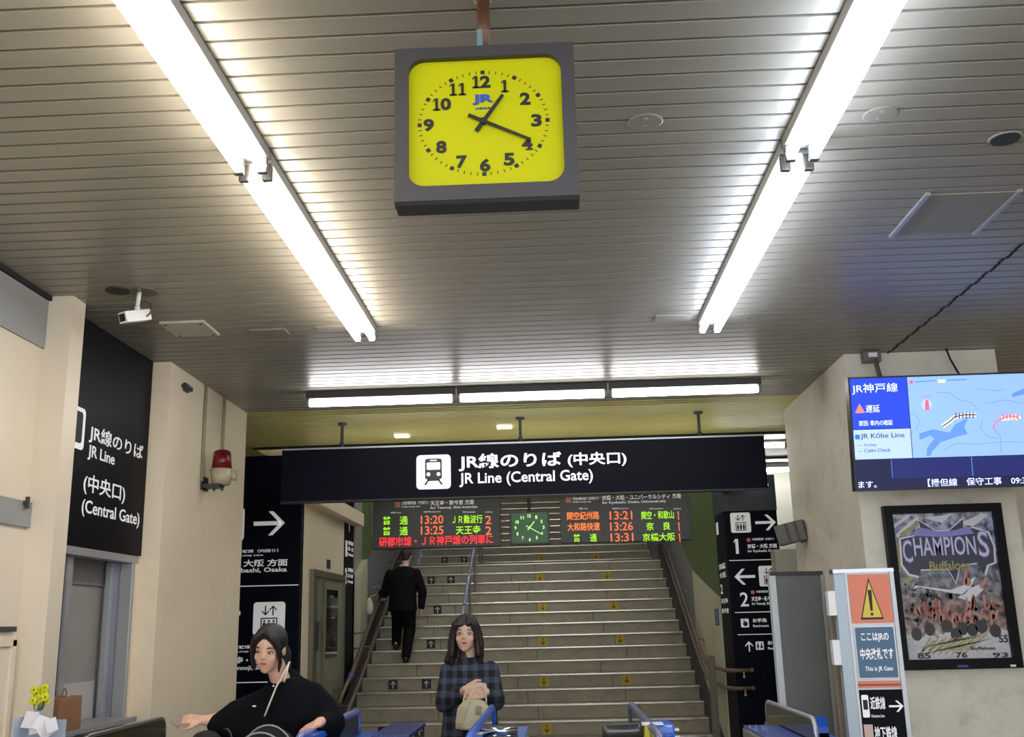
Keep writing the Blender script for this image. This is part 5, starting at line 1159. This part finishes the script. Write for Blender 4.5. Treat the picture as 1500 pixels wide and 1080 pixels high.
tb_(bm, frame(H1 + Vector((-0.005, 0, 0)), (-1, -0.1, 0.12), (0.05, -0.6, 0.8)) @ Matrix.Scale(0.82, 4), lambda t: hand_parts(t, 0.75, 0.04, 1))
tb_(bm, frame(H2 + Vector((0, -0.01, 0)), (-0.75, -0.45, -0.35), (-0.35, -0.5, 0.8)) @ Matrix.Scale(0.8, 4), lambda t: hand_parts(t, 0.6, 0.14, -1))
w2 = remesh('person', bm, 0.0055, skinm2, None, 3, 0.5)
tag(w2, 'dark haired woman in loose black top reaching a card out to the left', 'person')
face_details(HM2, w2, (156, 76, 70), -0.001)
bm = new()
def hair2(t):
    ball(t, (0, 0.024, 0.040), (0.085, 0.094, 0.086), 24)
    for s in (-1, 1):
        chain(t, [(s * 0.01, -0.052, 0.105), (s * 0.046, -0.064, 0.075), (s * 0.069, -0.048, 0.02), (s * 0.072, -0.034, -0.05), (s * 0.064, -0.03, -0.10)], [0.022, 0.018, 0.015, 0.012, 0.006])
    chain(t, [(0.01, 0.08, 0.0), (0.04, 0.10, -0.05), (0.055, 0.095, -0.11)], [0.05, 0.042, 0.03])
    chain(t, [(-0.074, 0.0, 0.04), (-0.078, -0.01, -0.06), (-0.07, 0.0, -0.10)], [0.02, 0.014, 0.006])
tb_(bm, HM2, hair2); remesh('hair', bm, 0.006, hairb, w2, 3)
blk = mat('black_cloth', (7, 8, 14), 0.9, spec=0.15, bump=0.2, bscale=30)
bm = new()
loft(bm, [(-1.36, 5.12, 0.55, 0.21, 0.18), (-1.36, 5.11, 0.85, 0.215, 0.175), (-1.33, 5.09, 1.02, 0.225, 0.165), (-1.28, 5.06, 1.15, 0.205, 0.14), (-1.285, 5.045, 1.23, 0.160, 0.11), (-1.29, 5.03, 1.29, 0.10, 0.08), (-1.295, 5.02, 1.325, 0.065, 0.06)])
chain(bm, [(-1.265, 5.04, 1.335), (-1.235, 5.04, 1.285), (-1.18, 5.05, 1.25)], [0.032, 0.048, 0.055])
chain(bm, [S1 + Vector((0.03, 0, 0.0)), (-1.50, 4.98, 1.165), (-1.575, 4.95, 1.125)], [0.06, 0.07, 0.055])
chain(bm, [(-1.38, 5.0, 1.10), (-1.52, 4.97, 1.10), (-1.59, 4.95, 1.13)], [0.10, 0.065, 0.045])
chain(bm, [S2 + Vector((-0.02, 0, 0)), (-1.11, 5.03, 1.18), (-1.06, 5.0, 1.12), (-1.085, 4.885, 1.12)], [0.06, 0.07, 0.065, 0.042])
chain(bm, [(-1.16, 5.05, 1.08), (-1.08, 5.0, 1.09)], [0.09, 0.07])
remesh('loose_top', bm, 0.008, blk, w2, 4)
for s in (-1, 1):
    bm = new(); chain(bm, [(-1.36 + s * 0.08, 5.12, 0.8), (-1.36 + s * 0.09, 5.10, 0.45), (-1.36 + s * 0.09, 5.14, 0.12)], [0.1, 0.08, 0.07]); remesh('trouser_leg', bm, 0.01, blk, w2, 2)
    bm = new(); chain(bm, [(-1.36 + s * 0.09, 5.15, 0.03), (-1.37 + s * 0.1, 4.99, 0.028)], [0.042, 0.036]); remesh('shoe', bm, 0.008, M_black, w2, 2)
crdm = mat('cord_white', (206, 202, 190), 0.6)
bm = new(); tube(bm, [(-1.255, 4.955, 1.40), (-1.27, 4.93, 1.36), (-1.30, 4.895, 1.29), (-1.325, 4.885, 1.22), (-1.345, 4.88, 1.165)], 0.004, 8); obj('strap_cord', bm, crdm, w2, True)
bm = new(); tube(bm, [(-1.255, 4.95, 1.40), (-1.26, 4.93, 1.36), (-1.268, 4.915, 1.31)], 0.004, 8); obj('strap_cord', bm, crdm, w2, True)
bm = new(); ball(bm, (-1.315, 4.905, 1.295), (0.006, 0.004, 0.006), 8); obj('pendant', bm, M_chrome, w2, True)
bm = new(); box(bm, -1.41, -1.395, 4.905, 4.915, 1.205, 1.211, 0.001); obj('badge', bm, M_white, w2)
cd = thing('travel_card', 'travel card in the outstretched hand of the woman in black', 'card', (-1.80, 4.92, 1.165))
Mk = Matrix.Translation((-1.758, 4.90, 1.152)) @ Euler((0.6, 0.5, 0.2)).to_matrix().to_4x4()
bm = new(); box(bm, -0.022, 0.022, -0.03, 0.03, -0.0015, 0.0015, 0.0006, Mk); obj('card_case', bm, mat('card_grey', (112, 108, 96), 0.4), cd)

# pushchair in front of her and round black bag
pcx, pcy = -1.12, 4.55
pr = thing('pushchair', 'black pushchair with pale piped hood at the bottom edge before woman in black', 'pushchair', (pcx, 4.5, 0))
def hood(c, r, rz, yo):
    return [(c[0] + r * math.cos(t), c[1] + yo, c[2] + rz * math.sin(t)) for t in [PI * i / 18 for i in range(19)]]
fab = mat('hood_black', (18, 18, 20), 0.8)
bm = new()
H_ = [hood((-1.24, 4.42, 0.975), 0.125, 0.155 * k_, yo) for k_, yo in ((0.85, -0.1), (1.0, 0.02), (1.12, 0.14), (1.0, 0.26), (0.6, 0.34))]
Vv = [[bm.verts.new(p) for p in L_] for L_ in H_]
for A, B in zip(Vv, Vv[1:]):
    for k_ in range(18): bm.faces.new((A[k_], A[k_ + 1], B[k_ + 1], B[k_]))
bmesh.ops.solidify(bm, geom=bm.faces[:], thickness=0.004)
obj('hood', bm, fab, pr, True)
for q in (1, 2):
    bm = new(); tube(bm, [(p[0], p[1], p[2] + 0.005) for p in H_[q]], 0.0045, 8); obj('piping', bm, mat('piping_grey', (132, 134, 134), 0.5), pr, True)
bm = new(); box(bm, -1.34, -1.14, 4.36, 4.66, 0.42, 0.52, 0.02); box(bm, -1.34, -1.14, 4.62, 4.68, 0.5, 0.93, 0.015); obj('seat', bm, fab, pr)
for s in (-1, 1):
    bm = new(); tube(bm, [(-1.24 + s * 0.11, 4.25, 0.09), (-1.24 + s * 0.11, 4.5, 0.5), (-1.24 + s * 0.11, 4.68, 0.93), (-1.24 + s * 0.11, 4.78, 1.02)], 0.011, 8); obj('frame_tube', bm, M_steel, pr, True)
    bm = new(); tube(bm, [(-1.24 + s * 0.11, 4.45, 0.45), (-1.24 + s * 0.11, 4.75, 0.09)], 0.011, 8); obj('frame_tube', bm, M_steel, pr, True)
    for yy_ in (4.25, 4.75):
        bm = new(); cyl(bm, (-1.24 + s * 0.11 - 0.015, yy_, 0.085), (-1.24 + s * 0.11 + 0.015, yy_, 0.085), 0.085, seg=24); obj('wheel', bm, M_black, pr)
bm = new(); tube(bm, [(-1.35, 4.78, 1.02), (-1.13, 4.78, 1.02)], 0.013, 8); obj('handle', bm, M_black, pr, True)
bgx = thing('backpack', 'round black backpack top at the bottom edge under the outstretched arm', 'bag', (-1.62, 4.9, 0.95))
bm = new(); loft(bm, [(-1.60, 4.85, 0.70, 0.09, 0.07), (-1.60, 4.85, 0.80, 0.115, 0.085), (-1.60, 4.85, 0.98, 0.11, 0.08), (-1.60, 4.85, 1.05, 0.09, 0.07), (-1.60, 4.85, 1.10, 0.05, 0.045), (-1.60, 4.85, 1.112, 0.015, 0.015)]); remesh('body', bm, 0.008, fab, bgx, 3)
bm = new(); tube(bm, arc((-1.515, 4.86, 1.03), 0.05, -0.9, 1.9, 12, (0.7, 0, 0), (0, 0, 1.7)), 0.006, 8); obj('strap', bm, M_black, bgx, True)
bm = new(); tube(bm, [(-1.695, 4.84, 0.98), (-1.65, 4.78, 1.03), (-1.60, 4.765, 1.05), (-1.55, 4.78, 1.03), (-1.505, 4.84, 0.98)], 0.003, 6); obj('zip', bm, M_dkmetal, bgx, True)

# --- man in dark suit climbing the stairs
MX = -2.02
fy1, fz1 = stepmap[7]; fy2, fz2 = stepmap[8]
A1 = Vector((MX + 0.06, fy1 + 0.13, fz1)); A2 = Vector((MX - 0.12, fy2 + 0.14, fz2))
hipz = fz1 + 0.76; hy = fy1 + 0.20
bm = new()
HM3 = Matrix.Translation((MX + 0.04, hy + 0.10, 2.455)) @ Euler((0.15, 0, PI - 0.2)).to_matrix().to_4x4() @ Matrix.Scale(0.92, 4)
tb_(bm, HM3, head_parts)
chain(bm, [(MX + 0.03, hy + 0.07, 2.38), (MX + 0.02, hy + 0.04, 2.28)], [0.048, 0.055])
loft(bm, [(MX, hy, hipz - 0.05, 0.15, 0.11), (MX, hy, hipz + 0.15, 0.14, 0.10), (MX, hy + 0.02, hipz + 0.32, 0.17, 0.11), (MX + 0.01, hy + 0.03, 2.24, 0.17, 0.09), (MX + 0.02, hy + 0.04, 2.30, 0.08, 0.06)])
a1, a2 = Vector((MX - 0.20, hy + 0.03, 2.22)), Vector((MX + 0.21, hy + 0.03, 2.22))
e1_, e2_ = Vector((MX - 0.25, hy + 0.06, 1.99)), Vector((MX + 0.27, hy - 0.02, 1.98))
h1_, h2_ = Vector((-2.355, hy + 0.22, slope(hy + 0.22) + 0.86)), Vector((MX + 0.25, hy - 0.02, 1.76))
chain(bm, [a1, e1_, h1_], [0.05, 0.04, 0.026]); chain(bm, [a2, e2_, h2_], [0.05, 0.04, 0.026])
chain(bm, [(MX + 0.08, hy, hipz), (MX + 0.08, hy + 0.03, fz1 + 0.42), A1 + Vector((0, -0.02, 0.07))], [0.085, 0.06, 0.04])
chain(bm, [(MX - 0.08, hy, hipz), (MX - 0.10, hy + 0.16, fz2 + 0.42), A2 + Vector((0, -0.04, 0.07))], [0.085, 0.06, 0.04])
tb_(bm, frame(h1_, (0, 1, 0.35), (0.1, -0.3, 1)), lambda t: hand_parts(t, 0.9, 0.05, 1))
tb_(bm, frame(h2_, (0, 0.1, -1), (1, 0, 0)), lambda t: hand_parts(t, 0.6, 0.05, 1))
w3 = remesh('person', bm, 0.008, skinm, None, 2, 0.5)
tag(w3, 'man in black suit seen from behind climbing the stairs on the left', 'person')
suit = mat('suit_black', (9, 9, 13), 0.85, spec=0.2, bump=0.15, bscale=30)
bm = new()
loft(bm, [(MX, hy - 0.01, hipz - 0.10, 0.195, 0.14), (MX, hy, hipz + 0.08, 0.18, 0.13), (MX, hy + 0.02, hipz + 0.28, 0.20, 0.135), (MX + 0.01, hy + 0.03, 2.20, 0.205, 0.12), (MX + 0.02, hy + 0.04, 2.29, 0.14, 0.085), (MX + 0.02, hy + 0.045, 2.33, 0.065, 0.06)])
chain(bm, [a1 + Vector((0.03, 0, 0)), e1_, h1_ * 0.8 + e1_ * 0.2], [0.075, 0.062, 0.045]); chain(bm, [a2 + Vector((-0.03, 0, 0)), e2_, h2_ * 0.85 + e2_ * 0.15], [0.075, 0.06, 0.045])
remesh('jacket', bm, 0.009, suit, w3, 3)
for (dx, k0, AA) in ((0.08, fz1, A1), (-0.08, fz2, A2)):
    bm = new(); chain(bm, [(MX + dx, hy, hipz), (MX + dx * 1.1, hy + (0.03 if dx > 0 else 0.16), k0 + 0.42), AA + Vector((0, -0.02, 0.09))], [0.105, 0.082, 0.062]); remesh('trouser_leg', bm, 0.009, suit, w3, 2)
    bm = new(); chain(bm, [AA + Vector((0, -0.07, 0.042)), AA + Vector((0, 0.10, 0.036))], [0.042, 0.036]); remesh('shoe', bm, 0.008, M_black, w3, 2)
bm = new(); tb_(bm, HM3, lambda t: (ball(t, (0, 0.026, 0.036), (0.079, 0.085, 0.082), 20), ball(t, (0, 0.06, -0.02), (0.06, 0.04, 0.05), 12))); remesh('hair', bm, 0.007, mat('hair_brown', (48, 38, 34), 0.6), w3, 2)
bm = new(); chain(bm, [(MX - 0.03, hy + 0.0, 2.335), (MX + 0.07, hy + 0.0, 2.335)], [0.012, 0.012]); obj('collar', bm, M_white, w3, True)
gb = thing('hand_bag', 'pale bag hanging at the climbing man on the left handrail', 'bag', (h1_.x, h1_.y, h1_.z))
bm = new(); loft(bm, [(-2.42, 13.62, 1.70, 0.02, 0.03), (-2.42, 13.62, 1.74, 0.045, 0.05), (-2.42, 13.62, 1.83, 0.05, 0.05), (-2.42, 13.62, 1.90, 0.03, 0.035), (-2.42, 13.62, 1.92, 0.015, 0.02)]); remesh('body', bm, 0.008, mat('bag_pale', (196, 202, 176), 0.5), gb, 2)
bm = new(); tube(bm, [(-2.42, 13.62, 1.92), (-2.41, 13.8, 1.95), (h1_.x, h1_.y, h1_.z)], 0.005, 6); obj('handle', bm, mat('bag_pale', (196, 202, 176)), gb, True)
